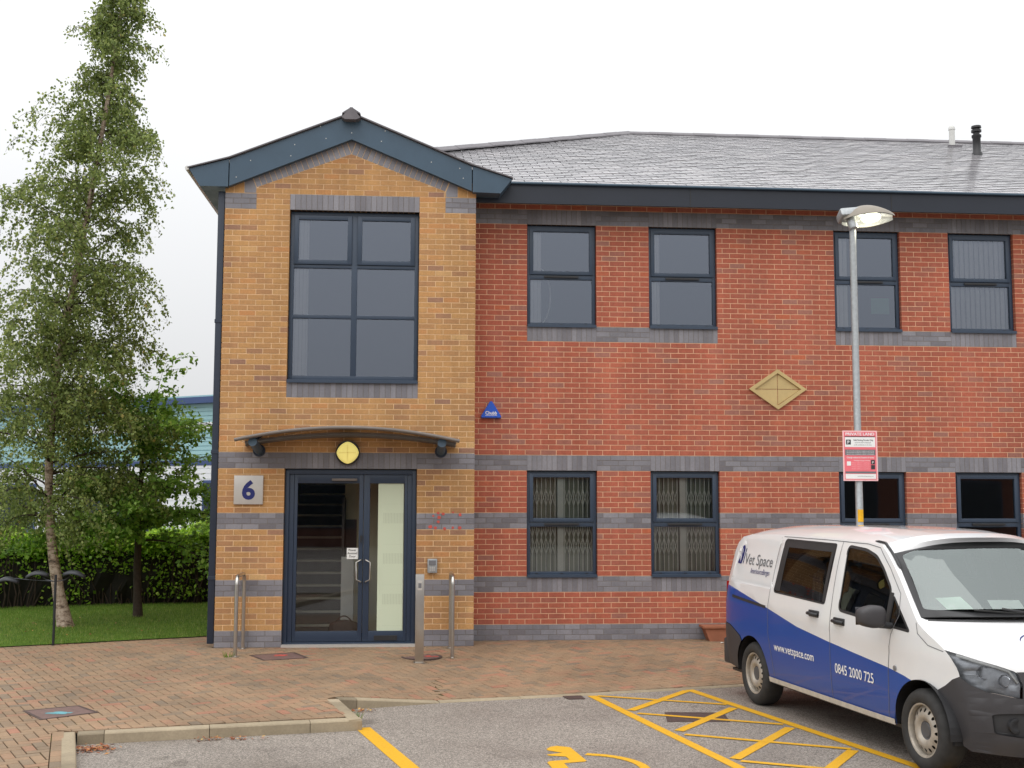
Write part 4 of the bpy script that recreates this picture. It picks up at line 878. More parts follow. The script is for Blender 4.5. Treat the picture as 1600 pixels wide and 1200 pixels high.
# bulkhead lamp (lit)
bl = thing('bulkhead_lamp', 'lit yellow rounded-diamond bulkhead lamp over the entrance doors', 'lamp', (1.747, -.0, 2.62))
def sqr(r_, y, n=40, e=1.35): return [(r_*math.copysign(abs(math.cos(a))**e, math.cos(a)), y, r_*math.copysign(abs(math.sin(a))**e, math.sin(a))) for a in np.linspace(0, 2*math.pi, n+1)[:-1]]
def rings(b, rs, n=40, e=1.35):
    vs = [p for r_, y in rs for p in sqr(r_, y, n, e)]; b.add(vs, [(i*n+k, i*n+(k+1) % n, (i+1)*n+(k+1) % n, (i+1)*n+k) for i in range(len(rs)-1) for k in range(n)]+[tuple(range((len(rs)-1)*n, len(rs)*n))])
b = MB(); rings(b, [(.164, -.002), (.166, -.06), (.150, -.072)], e=1.0); b.build('base', 'black', bl, smooth=40)
b = MB(); rings(b, [(.150, -.058), (.150, -.075), (.13, -.105), (.08, -.122), (.02, -.127)], e=1.22); b.build('diffuser', 'lamp_yellow', bl, smooth=60)
for a_ in (0, math.pi/2):
    b = MB(); b.tube([(.145*q*math.cos(a_), -.078-.056*(1-q*q)**.6, .145*q*math.sin(a_)) for q in np.linspace(-1, 1, 15)], .002, 5); b.build('rib', 'sand_paint', bl)
# number plate
nm = thing('number_sign', 'square grey metal plate with dark blue number 6', 'sign', (.417, 0, 2.11))
b = MB(); b.box(-.195, .195, -.035, -.003, -.195, .195, ch=.004); b.build('plate', 'alu', nm, smooth=30)
vs, fs = text2d('6', .34, .012, align='CENTER'); zc = (min(v[1] for v in vs)+max(v[1] for v in vs))/2
b = MB(); b.add([(v[0]*1.04, -.0375, v[1]-zc) for v in vs], fs); b.build('numeral', 'navy_ink', nm)
# alarm box
al = thing('alarm_box', 'blue triangular burglar alarm box on the red brick wall', 'alarm', (3.745, S, 3.155))
b = MB(); prof = [(-.15, 0), (-.14, -.008), (.14, -.008), (.15, 0), (.15, .02), (.015, .24), (-.015, .24), (-.15, .02)]
b.prism(prof, lambda x, z: (x, -.002, z), lambda x, z: (x*.93, -.07, .01+z*.93)); b.build('case', 'blue_plastic', al, smooth=30)
vs, fs = text2d('Chubb', .066, .0015, width=.165); b = MB(); b.add([(v[0]-.083, -.0725, .045+v[1]) for v in vs], fs); b.build('lettering', 'white_ink', al)
b = MB(); b.box(-.085, .085, -.073, -.0705, .028, .033); b.build('underline', 'white_ink', al)
# diamond plaque
pq_ = thing('diamond_plaque', 'sand-coloured diamond plaque recessed into the red brick wall', 'plaque', (7.965, S, 3.61))
A4 = [(-.433, 0), (0, -.30), (.433, 0), (0, .295)]; sc4 = lambda k: [(x*k, z*k) for x, z in A4]
b = MB(); o4, i4 = sc4(1), sc4(.8)
b.add([(x, -.035, z) for x, z in o4]+[(x, -.035, z) for x, z in i4]+[(x, .01, z) for x, z in o4]+[(x, .01, z) for x, z in i4], [(i, (i+1) % 4, 4+(i+1) % 4, 4+i) for i in range(4)]+[(i, (i+1) % 4, 8+(i+1) % 4, 8+i) for i in range(4)]+[(4+i, 4+(i+1) % 4, 12+(i+1) % 4, 12+i) for i in range(4)]); b.build('frame', 'sand_paint', pq_)
for sx, sz in ((-1, -1), (1, -1), (1, 1), (-1, 1)):
    b = MB(); tr = [(sx*.004, sz*.004), (sx*.338, sz*.004), (sx*.004, sz*.228)]; b.prism(tr, lambda x, z: (x, -.008, z), lambda x, z: (x, .01, z)); b.build('panel', 'sand_paint', pq_)
# intercom
ic = thing('intercom', 'small grey intercom unit on the buff wall right of the doors', 'intercom', (2.915, 0, 1.085))
b = MB(); b.box(-.066, .066, -.05, -.002, -.095, .095, ch=.008); b.build('case', 'galv', ic, smooth=30); b = MB(); b.box(-.048, .048, -.058, -.05, .01, .075, ch=.003); b.build('hood', 'grey_ink', ic)
b = MB()
for i in range(3):
    for j in range(3): b.box(-.035+i*.026, -.017+i*.026, -.054, -.049, -.07+j*.022, -.056+j*.022)
b.build('keys', 'alu', ic)
# red sprayed survey marks on the wall
b = MB()
for x, z in ((2.88, 1.615), (2.992, 1.80), (3.194, 1.81), (3.284, 1.60), (2.993, 1.685), (3.08, 1.589), (2.923, 1.763), (3.06, 1.79), (2.95, 1.60), (3.19, 1.60), (3.29, 1.78), (3.0, 1.74)):
    r_ = random.uniform(.014, .034); b.add([(x+r_*math.cos(a)*random.uniform(.7, 1.2), -.0035, z+r_*math.sin(a)*random.uniform(.7, 1.2)) for a in np.linspace(0, 6.283, 9)[:-1]], [tuple(range(8))])
tag(b.build('spray_spots', 'spray_red'), 'red spray paint spots on the blue brick band above the intercom', 'paint mark')
# hoops and post
def hoop(label, p0, p1):
    z0, z1 = zp(*p0), zp(*p1); o = thing('steel_hoop', label, 'hoop', (p0[0], p0[1], z0), 'steel door guard hoops'); off = tuple(o.location); H = 1.0
    a, c_ = Vector((*p0, 0)), Vector((*p1, 0)); d_ = (c_-a).normalized(); r_ = .11
    P = [(*p0, z0-.05), (*p0, H-r_)]+[tuple(a+d_*(r_-r_*math.cos(q))+Vector((0, 0, H-r_+r_*math.sin(q)))) for q in np.linspace(.2, math.pi/2, 7)]+[tuple(c_-d_*(r_-r_*math.cos(q))+Vector((0, 0, H-r_+r_*math.sin(q)))) for q in np.linspace(math.pi/2, .2, 7)]+[(*p1, H-r_), (*p1, z1-.05)]
    b = MB(); b.tube(P, .0243, 14); b.build('tube', 'steel', o, smooth=60, off=off)
    for (x, y), z in ((p0, z0), (p1, z1)): b = MB(); b.lathe([(.05, -.01), (.05, .006), (.026, .012)], (x-off[0], y-off[1], z-off[2]), 'Z', 18); b.build('collar', 'steel', o)
hoop('steel hoop guard left of the entrance doors', (.405, -.80), (.40, -.10)); hoop('steel hoop guard right of the entrance doors', (3.172, -.84), (3.165, -.14))
ap = thing('access_post', 'square stainless steel door button post right of the doors', 'post', (2.745, -1.18, zp(2.745, -1.18)))
b = MB(); b.box(-.055, .055, -.055, .055, -.05, 1.10, ch=.005); b.build('column', 'steel', ap, smooth=30)
b = MB(); b.box(-.03, .03, -.062, -.055, .90, 1.02, ch=.003); b.build('button_plate', 'alu', ap); b = MB(); b.box(-.02, .02, -.066, -.061, .93, .99, ch=.002); b.build('button', 'grey_ink', ap); b = MB(); b.box(-.075, .075, -.075, .075, -.01, .006); b.build('base_plate', 'steel', ap)
# bag in the lobby
bg_ = thing('handbag', 'brown leather bag on the lobby floor behind the glass door', 'bag', (1.70, .47, .0))
b = MB(); bm = bmesh.new(); bmesh.ops.create_cube(bm, size=1); bmesh.ops.subdivide_edges(bm, edges=bm.edges, cuts=5, use_grid_fill=True)
for v in bm.verts:
    x, y_, z = v.co; f = 1-.25*max(0, z+.1); n_ = Vector((x*2, y_*2, z*2)); v.co = (x*.46*f*(1-.12*abs(y_*2)**3), y_*.2*f*(1-.1*abs(x*2)**4), (z+.5)*.31*(1-.12*abs(x*2)**2)+.012*math.sin(x*19))
bm.verts.index_update(); b.add([v.co for v in bm.verts], [[v.index for v in f.verts] for f in bm.faces]); bm.free(); b.build('body', 'leather', bg_, smooth=60)
b = MB(); b.tube([(-.13+.26*i/12, -.02, .27+.10*math.sin(math.pi*i/12)) for i in range(13)], .009, 6); b.build('strap', 'leather', bg_, smooth=60)
# blinds
def blind_stack(label, x, z0, z1, y, w=.15, n=6):
    o = thing('vertical_blind', label, 'blind', (x, y, z0), 'drawn-back vertical blinds'); 
    for i in range(n): b = MB(); b.box(i*w/n, i*w/n+w/n*.97, .0+.02*(i % 2), .012+.02*(i % 2), .02, z1-z0-.05); b.build('slat', 'blind', o)
    b = MB(); b.box(-.02, .85, -.01, .04, z1-z0-.04, z1-z0); b.build('head_rail', 'blind', o)
blind_stack('bunched pale blind behind the first-floor window nearest the buff bay', WIN[0]+.06, 4.5, 5.98, S+.15, .16); blind_stack('bunched pale blind behind the second first-floor window', WIN[1]+.06, 4.5, 5.98, S+.15, .13); blind_stack('bunched pale blind behind the window by the street lamp', WIN[2]+.06, 4.5, 5.98, S+.15, .20)
blind_stack('bunched pale blind at the left of the tall bay window', .95, 3.62, 5.95, .17, .20, 8)
o = thing('vertical_blind', 'closed vertical blind behind the far right first-floor window', 'blind', (WIN[3], S+.17, 4.5))
for i in range(13):
    b = MB(); x = .02+i*.078; a = .5; b.add([(x, 0, .03), (x+.075, .03, .03), (x+.075, .03, 1.44), (x, 0, 1.44)], [(0, 1, 2, 3)]); b.build('slat', 'blind', o)
b = MB(); b.box(0, 1.02, -.02, .05, 1.445, 1.48); b.build('head_rail', 'blind', o)
# green card in window
b = MB(); b.box(WIN[2]+.62, WIN[2]+.90, S+.17, S+.173, 4.62+.16, 4.62+.40); tag(b.build('green_card', mat('green_card', srgb(110, 176, 140), .6, var=.05)), 'green card standing in the window by the street lamp', 'card')
# bendy cable loop behind first window
b = MB(); b.tube([(WIN[0]+.20+.17*math.cos(a), S+.27, 4.62+.36+.42*math.sin(a)) for a in np.linspace(-1.9, 4.2, 30)], .012, 6); tag(b.build('hoop_ornament', 'grille', smooth=60), 'grey ring standing in the first-floor window nearest the bay', 'ring')
# concertina security grilles
def grille(label, x):
    o = thing('security_grille', label, 'grille', (x, S+.19, .9), 'folding security grilles'); w = WW
    b = MB(); b.box(w/2-.045, w/2+.045, -.01, .03, 0, 1.5); b.build('centre_post', 'grille', o)
    for side in (0, 1):
        xa = .03+side*(w/2+.03); n = 7; dx = (w/2-.11)/(n-1)
        for i in range(n): b = MB(); b.box(xa+i*dx-.006, xa+i*dx+.006, -.006, .006, 0, 1.5); b.build('upright', 'grille', o)
        for za in (.30, .55, 1.0):
            for i in range(n-1):
                for s_ in (1, -1):
                    b = MB(); y_ = -.011 if s_ == 1 else .011
                    p0, p1 = Vector((xa+i*dx, y_, za if s_ == 1 else za+.25)), Vector((xa+(i+1)*dx, y_, za+.25 if s_ == 1 else za)); b.tube([p0, p1], .006, 4); b.build('lattice_bar', 'grille', o)
for nm_, xw in (('ground-floor window next to the bay', WIN[0]), ('second ground-floor window', WIN[1])):
    o = thing('vertical_blind', 'closed grey-green vertical blind behind the grille of the '+nm_, 'blind', (xw, S+.30, .9), 'ground-floor vertical blinds')
    for i in range(13): b = MB(); x = .0+i*.08; b.add([(x, 0, .0), (x+.076, .028, .0), (x+.076, .028, 1.47), (x, 0, 1.47)], [(0, 1, 2, 3)]); b.build('slat', 'blind_green', o)
    b = MB(); b.box(0, 1.03, -.02, .05, 1.475, 1.51); b.build('head_rail', 'blind_green', o)
grille('folding security grille behind the ground-floor window next to the bay', WIN[0]); grille('folding security grille behind the second ground-floor window', WIN[1])
# terracotta trough
tg = thing('trough', 'low terracotta trough against the wall behind the van', 'planter', (7.2, .42, zp(7.2, .42)))
b = MB(); b.prism([(-.36, 0), (.36, 0), (.44, .20), (-.44, .20)], lambda x, z: (x, -.11, z+.0), lambda x, z: (x, .11, z)); b.build('body', 'terracotta', tg); b = MB(); b.box(-.46, .46, -.135, .135, .18, .215, ch=.006); b.build('rim', 'terracotta', tg)
b = MB(); b.add([(6.93, .08, .006), (7.0, .06, .02), (7.02, .11, .008), (6.95, .13, .012)], [(0, 1, 2, 3)]); tag(b.build('paper_scrap', 'paper'), 'scrap of white paper on the paving near the trough', 'litter')
# street lamp with sign
LX, LY = 8.055, -2.3; LZ = zp(LX, LY)
lp = thing('street_lamp', 'galvanised street lamp with lit head rising behind the van', 'street lamp', (LX, LY, LZ)); T_ = 5.42-LZ
b = MB(); b.tube([(0, 0, -.05), (0, 0, .9), (.005, 0, .92), (.008, 0, T_+.1)], [.057, .057, .046, .040], 20); b.build('column', 'galv', lp, smooth=50)
b = MB(); b.box(-.035, .035, -.062, -.052, .35, .8); b.build('access_door', 'galv', lp)
# head: shell of revolution-like cowl, tilted; opening faces down towards the car park
def cowl(sc, zoff):
    vs = []; fs = []; nu, nv = 18, 9; 
    for i in range(nu+1):
        u = i/nu; x = -.17+.66*u; w = .155*math.sin(math.pi*min(1, max(0, .06+.90*u)))**.62*sc; h = .20*math.sin(math.pi*(.05+.88*u**.85))**.8*sc
        for j in range(nv+1):
            a = math.pi*j/nv; vs.append((x, -w*math.cos(a), zoff+h*math.sin(a)))
    for i in range(nu):
        for j in range(nv): fs.append((i*(nv+1)+j, (i+1)*(nv+1)+j, (i+1)*(nv+1)+j+1, i*(nv+1)+j+1))
    return vs, fs
hd = bpy.data.objects.new('lamp_head', None); COL.objects.link(hd); hd.parent = lp; hd.location = (.06, 0, T_+.02); hd.rotation_euler = (math.radians(-24), math.radians(-6), 0)
b = MB(); b.add(*cowl(1, .02)); b.build('cowl', 'cowl_grey', hd, smooth=60)
b = MB(); vs, fs = cowl(.93, .018); b.add(vs, fs); b.build('reflector', 'lamp_inner', hd, smooth=60)
b = MB(); b.chbox(-.20, .10, -.10, .10, .06, .17, .03); b.build('gear_housing', 'galv', hd, smooth=50)
b = MB(); b.lathe([(.05, -.10), (.056, -.09), (.056, .04)], (-.06, 0, 0), 'Z', 16); b.build('spigot', 'galv', hd, smooth=50)
b = MB(); bm = bmesh.new(); bmesh.ops.create_uvsphere(bm, u_segments=20, v_segments=10, radius=1)
for v in bm.verts: v.co = (.20+v.co.x*.13, v.co.y*.085, .05+v.co.z*.05)
bm.verts.index_update(); b.add([v.co for v in bm.verts], [[v.index for v in f.verts] for f in bm.faces]); bm.free(); b.build('bowl', 'lamp_white', hd, smooth=80)
ld = bpy.data.lights.new('street_lamp_light', 'POINT'); ld.energy = 8; ld.color = (1, .93, .7); ld.shadow_soft_size = .08; lo = bpy.data.objects.new('lamp_light', ld); COL.objects.link(lo); lo.parent = hd; lo.location = (.19, 0, -.06)
sg = thing('parking_sign', 'pink and white private land parking notice on the lamp post', 'sign', (8.066, LY-.055, 2.535)); 
SW, SH = .432, .61
b = MB(); b.box(-SW/2, SW/2, -.004, 0, -SH/2, SH/2); b.build('board', 'pale_pink', sg)
b = MB(); b.box(-.06, .06, 0, .02, -.2, -.17); b.box(-.06, .06, 0, .02, .17, .2); b.build('clip', 'galv', sg)
def panel(x0, x1, z0, z1, m, name='printed_panel', k=1): b = MB(); y_ = -.0048-.0006*k; b.add([(x0, y_, z0), (x1, y_, z0), (x1, y_, z1), (x0, y_, z1)], [(0, 1, 2, 3)]); return b.build(name, m, sg)
def words(tx, xc, z, size, m, width=None, bold=0, k=3): 
    vs, fs = text2d(tx, size, bold, width); x0 = min(v[0] for v in vs); x1 = max(v[0] for v in vs); b = MB(); b.add([(xc-(x1-x0)/2+v[0]-x0, -.0048-.0006*k, z+v[1]) for v in vs], fs); return b.build('lettering', m, sg)
panel(-.20, .20, -.29, .29, 'pink'); panel(-.19, .19, .105, .235, 'paper', k=2); panel(-.19, .19, .226, .236, 'black_ink', k=3); words('PRIVATE LAND', 0, .248, .046, 'white_ink', .36, .001)
panel(-.175, -.115, .135, .195, 'black_ink', k=3); words('P', -.145, .145, .055, 'white_ink', None, .001, 4); words('Valid Parking Permits Only', .04, .18, .028, 'black_ink', .25, .0006); words('must be clearly displayed', .035, .153, .022, 'black_ink', .20); words('in the windscreen at all times', .035, .125, .022, 'black_ink', .22)
panel(-.19, .19, .005, .075, 'grey_ink', k=2)
for k in range(3): words('terms and conditions apply at all times', 0, .052-k*.02, .016, 'white_ink', .34)
words('Charge notice for breach of terms', 0, -.03, .026, 'white_ink', .34, .0005); words('Parking Charge Notice', .02, -.065, .02, 'white_ink', .2)
panel(-.17, -.12, -.12, -.07, 'paper', k=2); panel(.13, .18, -.105, -.05, 'black_ink', k=2); panel(.13, .18, -.165, -.112, 'black_ink', k=2); panel(-.19, .19, -.215, -.19, 'grey_ink', k=2); panel(-.19, .19, -.28, -.222, 'paper', k=2)
for k in range(4): words('if this vehicle is parked', .0, -.092-k*.024, .016, 'pale_pink', .22)
words('P', .155, -.097, .045, 'paper', None, 0, 4); words('call the office during working hours', .06, -.255, .018, 'grey_ink', .2)
sl_ = thing('post_label', 'small yellow warning label stuck on the lamp post', 'label', (8.06, LY-.047, 1.81)); b = MB(); b.add([(.05*math.sin(a)*.98, .047-.0485*math.cos(a), z) for a in np.linspace(-.8, .8, 7) for z in (-.075, .075)], [(2*i, 2*i+2, 2*i+3, 2*i+1) for i in range(6)]); b.build('label_sheet', 'yellow_label', sl_)
# black ornament by the lawn
gn = thing('garden_ornament', 'thin black pole with curved leaf-shaped blades beside the lawn', 'ornament', (-2.21, .40, 0))
b = MB(); b.tube([(0, 0, -.05), (0, 0, .95)], .018, 8); b.build('pole', 'ornament', gn, smooth=60)
for x0, x1, z, y_ in ((-.78, -.48, .89, .0), (-.42, -.10, .95, .05), (.09, .40, .96, .0)):
    b = MB(); n = 10; rows_ = []
    for i in range(n+1):
        u = i/n; w = .09*math.sin(math.pi*u)**.7+.002; h = z+.06*math.sin(math.pi*u)+(0.03*(1-u) if x0 > 0 else .03*u if x0 > -.5 else 0)-.02
        for k in (-1, -.5, 0, .5, 1): rows_.append((x0+(x1-x0)*u, y_+k*w, h-.05*k*k))
    b.add(rows_, [(i*5+k, i*5+k+1, i*5+k+6, i*5+k+5) for i in range(n) for k in range(4)]); bb = b.build('blade', 'ornament', gn, smooth=60); sm_ = bb.modifiers.new('s', 'SOLIDIFY'); sm_.thickness = .006
    b = MB(); b.tube([(0, 0, .86), ((x0+x1)/4, y_/2, .88), ((x0+x1)/2, y_, z+.02)], .007, 6); b.build('arm', 'ornament', gn, smooth=60)
# ------------------------------------------------------------------ clad unit behind the hedge
ug = thing('clad_unit', 'white and teal clad industrial unit with blue roof edge beyond the hedge', 'building', (-1.0, 25.5, 0)); UD = Vector((-.82, .572)); UN = Vector((-.572, -.82))
def up_(u, w, z): q = UD*u+UN*w; return (q.x, q.y, z)
def ubox(name, m, u0, u1, w0, w1, z0, z1, par=ug):
    b = MB(); b.add([up_(u, w, z) for z in (z0, z1) for u, w in ((u0, w0), (u1, w0), (u1, w1), (u0, w1))], [(0, 1, 2, 3), (4, 5, 6, 7), (0, 1, 5, 4), (1, 2, 6, 5), (2, 3, 7, 6), (3, 0, 4, 7)]); return b.build(name, m, par)
ubox('wall', 'clad_white', -6, 30, -10, 0, 0, 5.6); ubox('roof_edge', 'clad_blue', -6.3, 30.3, -10.2, .35, 5.45, 5.68); ubox('roof', 'clad_teal', -6, 30, -9.8, .2, 5.69, 5.75)
tw = ubox('teal_cladding', 'clad_teal', -6, 30, 0, .03, 3.35, 5.44)
for z in np.arange(3.4, 5.4, .16): ubox('plank', 'clad_teal', -6, 30, .03, .055, z, z+.125, tw)
ubox('white_band', 'clad_white', -6, 30, .055, .07, 4.45, 4.75); ubox('blue_band', 'clad_blue', -6, 30, .0, .07, 3.15, 3.33)
lw = ubox('white_cladding', 'clad_white', -6, 30, 0, .03, 0, 3.13)
for z in np.arange(.05, 3.1, .2): ubox('plank', 'clad_white', -6, 30, .03, .05, z, z+.16, lw)
for u0, u1, z0, z1 in ((7.5, 12, .6, 2.4), (14.5, 19, .6, 2.4), (4.3, 5.0, 0, 2.5), (.8, 1.5, 4.2, 5.0)): w_ = ubox('window', 'clad_blue', u0-.1, u1+.1, .04, .075, z0-.1, z1+.1); ubox('pane', 'dark_glass', u0, u1, .072, .085, z0, z1, w_)
rd = ubox('roller_door', 'clad_white', -1.2, 2.2, .05, .09, 0, 2.3)
for z in np.arange(.05, 2.25, .12): ubox('slat', 'clad_white', -1.15, 2.15, .09, .105, z, z+.10, rd)
# ------------------------------------------------------------------ opposite side of the car park (behind the viewer, mirrored in the panes)
op = thing('opposite_unit', 'long low brick unit across the car park, seen only in reflections', 'building', (5, -36, ZA))
b = MB(); b.box(-28, 36, -9, 0, 0, 4.6); b.build('wall', mat('opp_brick', srgb(112, 72, 60), .9, var=.2), op); b = MB(); b.prism([(-9.5, 4.5), (.5, 4.5), (.5, 4.7), (-4.5, 6.2), (-9.5, 4.7)], lambda y_, z: (-28.5, y_, z), lambda y_, z: (36.5, y_, z)); b.build('roof', 'ridge', op)
for k in range(10):
    b = MB(); b.box(-26+k*6, -23+k*6, 0, .05, .8, 3.0); w_ = b.build('window', 'frame_navy', op); b = MB(); b.box(-25.9+k*6, -23.1+k*6, .05, .07, .9, 2.9); b.build('pane', 'dark_glass', w_)
# ------------------------------------------------------------------ van
VO = Vector((7.235, -3.555, ZA)); vx = Vector((.1505, -.9886, 0)).normalized(); vy = Vector((0, 0, 1)).cross(vx)
van = thing('delivery_van', 'white panel van with blue lower sides and grey bumpers parked nose out', 'van')
vm = Matrix((vx, vy, Vector((0, 0, 1)))).transposed().to_4x4(); vm.translation = VO; van.matrix_world = vm
def lin(tab, x): return float(np.interp(x, [a for a, _ in tab], [b_ for _, b_ in tab]))
def smooth_tab(tab, n=80):
    xs = np.linspace(tab[0][0], tab[-1][0], n); ys2 = np.interp(xs, [a for a, _ in tab], [b_ for _, b_ in tab])
    for _ in range(6): ys2[1:-1] = (ys2[:-2]+2*ys2[1:-1]+ys2[2:])/4
    return list(zip(xs, ys2))
WT = smooth_tab([(.2, .895), (.33, .925), (.5, .948), (.72, .957), (.98, .957), (1.12, .95), (1.2, .936), (1.4, .897), (1.6, .848), (1.76, .80), (1.83, .765)])
FT = smooth_tab([(-.9, .10), (-.78, .055), (-.6, .012), (-.3, 0), (2.6, 0), (3.0, .012), (3.3, .04), (3.5, .075), (3.7, .13)])
def ysd(x, z): return lin(WT, z)-lin(FT, x)
FR = [(2.58, 1.895, 2.44, 1.785), (2.79, 1.835, 2.60, 1.695), (3.05, 1.625, 2.82, 1.53), (3.32, 1.405, 2.995, 1.36), (3.56, 1.215, 3.14, 1.205), (3.66, 1.175, 3.24, 1.14), (3.82, 1.11, 3.40, 1.055), (3.955, 1.035, 3.53, .965), (4.03, .95, 3.60, .88), (4.065, .82, 3.635, .765), (4.09, .66, 3.665, .62), (4.095, .50, 3.68, .48), (4.085, .36, 3.68, .36), (4.03, .24, 3.66, .25)]
FA = np.array(FR)
def frow(t_):
    i = int(min(len(FR)-2, max(0, math.floor(t_)))); u = t_-i; p0 = FA[max(0, i-1)]; p1 = FA[i]; p2 = FA[i+1]; p3 = FA[min(len(FR)-1, i+2)]
    return .5*((2*p1)+(-p0+p2)*u+(2*p0-5*p1+4*p2-p3)*u*u+(-p0+3*p1-3*p2+p3)*u**3)
def FP(t_, v, lift=0):
    xc, zc, xe, ze = frow(t_); e = 2.3 if t_ < 4 else 2.3+.5*min(1, (t_-4)/4); a = abs(v)
    return Vector((xc-(xc-xe)*a**e+lift, ysd(xe, ze)*v, zc-(zc-ze)*a**3.0+lift*(.9 if t_ < 7.5 else .2)))
def circ(cx, cz, r_, a0, a1, n): return [(cx+r_*math.cos(a), cz+r_*math.sin(a)) for a in np.linspace(math.radians(a0), math.radians(a1), n)]
edge = [(frow(t_)[2], frow(t_)[3]) for t_ in np.linspace(13, 0, 40)]
OUT = [(-.66, .345)]+circ(0, .335, .392, 181, -3, 26)+[(.6, .305), (2.5, .305)]+circ(3.2, .335, .395, 184, -8, 26)+edge+[(2.2, 1.805), (1.8, 1.815), (1.0, 1.82), (.2, 1.815), (-.3, 1.80), (-.52, 1.765), (-.63, 1.70), (-.69, 1.60), (-.75, 1.30), (-.785, 1.0), (-.79, .7), (-.785, .5), (-.75, .40)]
def rnd(poly, r_=.03, n=4):
    o = []; m = len(poly)
    for i in range(m):
        p0, p1, p2 = Vector(poly[i-1]), Vector(poly[i]), Vector(poly[(i+1) % m]); a = p1+(p0-p1).normalized()*min(r_, (p0-p1).length*.45); c_ = p1+(p2-p1).normalized()*min(r_, (p2-p1).length*.45)
        for k in range(n+1): u = k/n; o.append(tuple(a*(1-u)**2+p1*2*u*(1-u)+c_*u*u))
    return o
WA = rnd([(.53, 1.235), (1.625, 1.205), (1.645, 1.765), (.57, 1.775)], .035)
WB = rnd([(1.905, 1.175), (2.715, 1.125), (2.735, 1.42), (2.56, 1.585), (2.40, 1.69), (2.20, 1.738), (1.87, 1.758)], .05)
WQ = rnd([(2.765, 1.122), (3.06, 1.105), (2.785, 1.37)], .02)
BLK = rnd([(-.64, 1.27), (.50, 1.25), (.50, 1.775), (-.40, 1.765), (-.55, 1.62)], .06); 
bc = (-.03, 1.52); BLK2 = [(bc[0]+(x-bc[0])*.965, bc[1]+(z-bc[1])*.90) for x, z in BLK]
BLUE = [(-.9, 1.235), (-.3, 1.175), (.36, 1.068), (1.09, .935), (1.70, .868), (2.24, .818), (2.74, .772), (2.98, .735), (3.12, .70)]
BLUEP = BLUE+[(3.12, .2), (-.9, .2)]
BUR = [(-.9, .80), (-.55, .79), (-.28, .70), (-.10, .5), (-.10, .1), (-.9, .1)]
BUF = [(3.30, .1), (3.30, .66), (3.40, .685), (3.48, .73), (3.55, .785), (3.62, .815), (3.9, .815), (3.9, .1)]
def tri_regions(outline, loops, lines, gx, gz):
    pts = []; ed = []
    def addp(P, closed):
        n = len(pts); pts.extend(Vector(p) for p in P); ed.extend((n+i, n+i+1) for i in range(len(P)-1))
        if closed: ed.append((n+len(P)-1, n))
    addp(outline, True)
    for l in loops: addp(l, True)
    for l in lines: addp(l, False)
    for x in gx:
        for z in gz:
            if inside((x, z), outline): pts.append(Vector((x, z)))
    r_ = delaunay_2d_cdt(pts, ed, [], 0, 1e-5); return r_[0], [f for f in r_[2]]
V2, F2 = tri_regions(OUT, [WA, WB, WQ, BLK, BLK2], [BLUE, BUR[:5], BUF[:7]], np.arange(-.75, 3.7, .09), np.arange(.35, 1.82, .07))
def sclass(x, z):
    p = (x, z)
    if not inside(p, OUT): return None
    if inside(p, WA): return 'A'
    if inside(p, WB): return 'B'
    if inside(p, WQ): return 'Q'
    if inside(p, BUR): return 'bumper_r'
    if inside(p, BUF): return 'bumper_f'
    if inside(p, BLUEP): return 'blue'
    return 'white'
sel = {}
for f in F2:
    cx = sum(V2[i].x for i in f)/3; cz = sum(V2[i].y for i in f)/3; k = sclass(cx, cz)
    if k: sel.setdefault(k, []).append(f)
def sy(x, z):
    y = ysd(x, z)
    if inside((x, z), BLK2): y -= .012
    y += .007*math.exp(-((z-(1.10-.05*x))/.035)**2)*sstep(.2, .6, x)      # waist crease
    return y
def side_part(key, name, m, s, lift=0, parent=van, label=None):
    b = MB(); b.add([(v.x, s*(sy(v.x, v.y)+lift), v.y) for v in V2], sel[key]); o = b.build(name, m, parent)
    bm = bmesh.new(); bm.from_mesh(o.data); bmesh.ops.delete(bm, geom=[v for v in bm.verts if not v.link_faces], context='VERTS')
    for f in bm.faces:
        if f.normal.y*s < 0: f.normal_flip()
    bm.to_mesh(o.data); bm.free(); shade(o, 30)
    if label: o['label'] = label
    return o
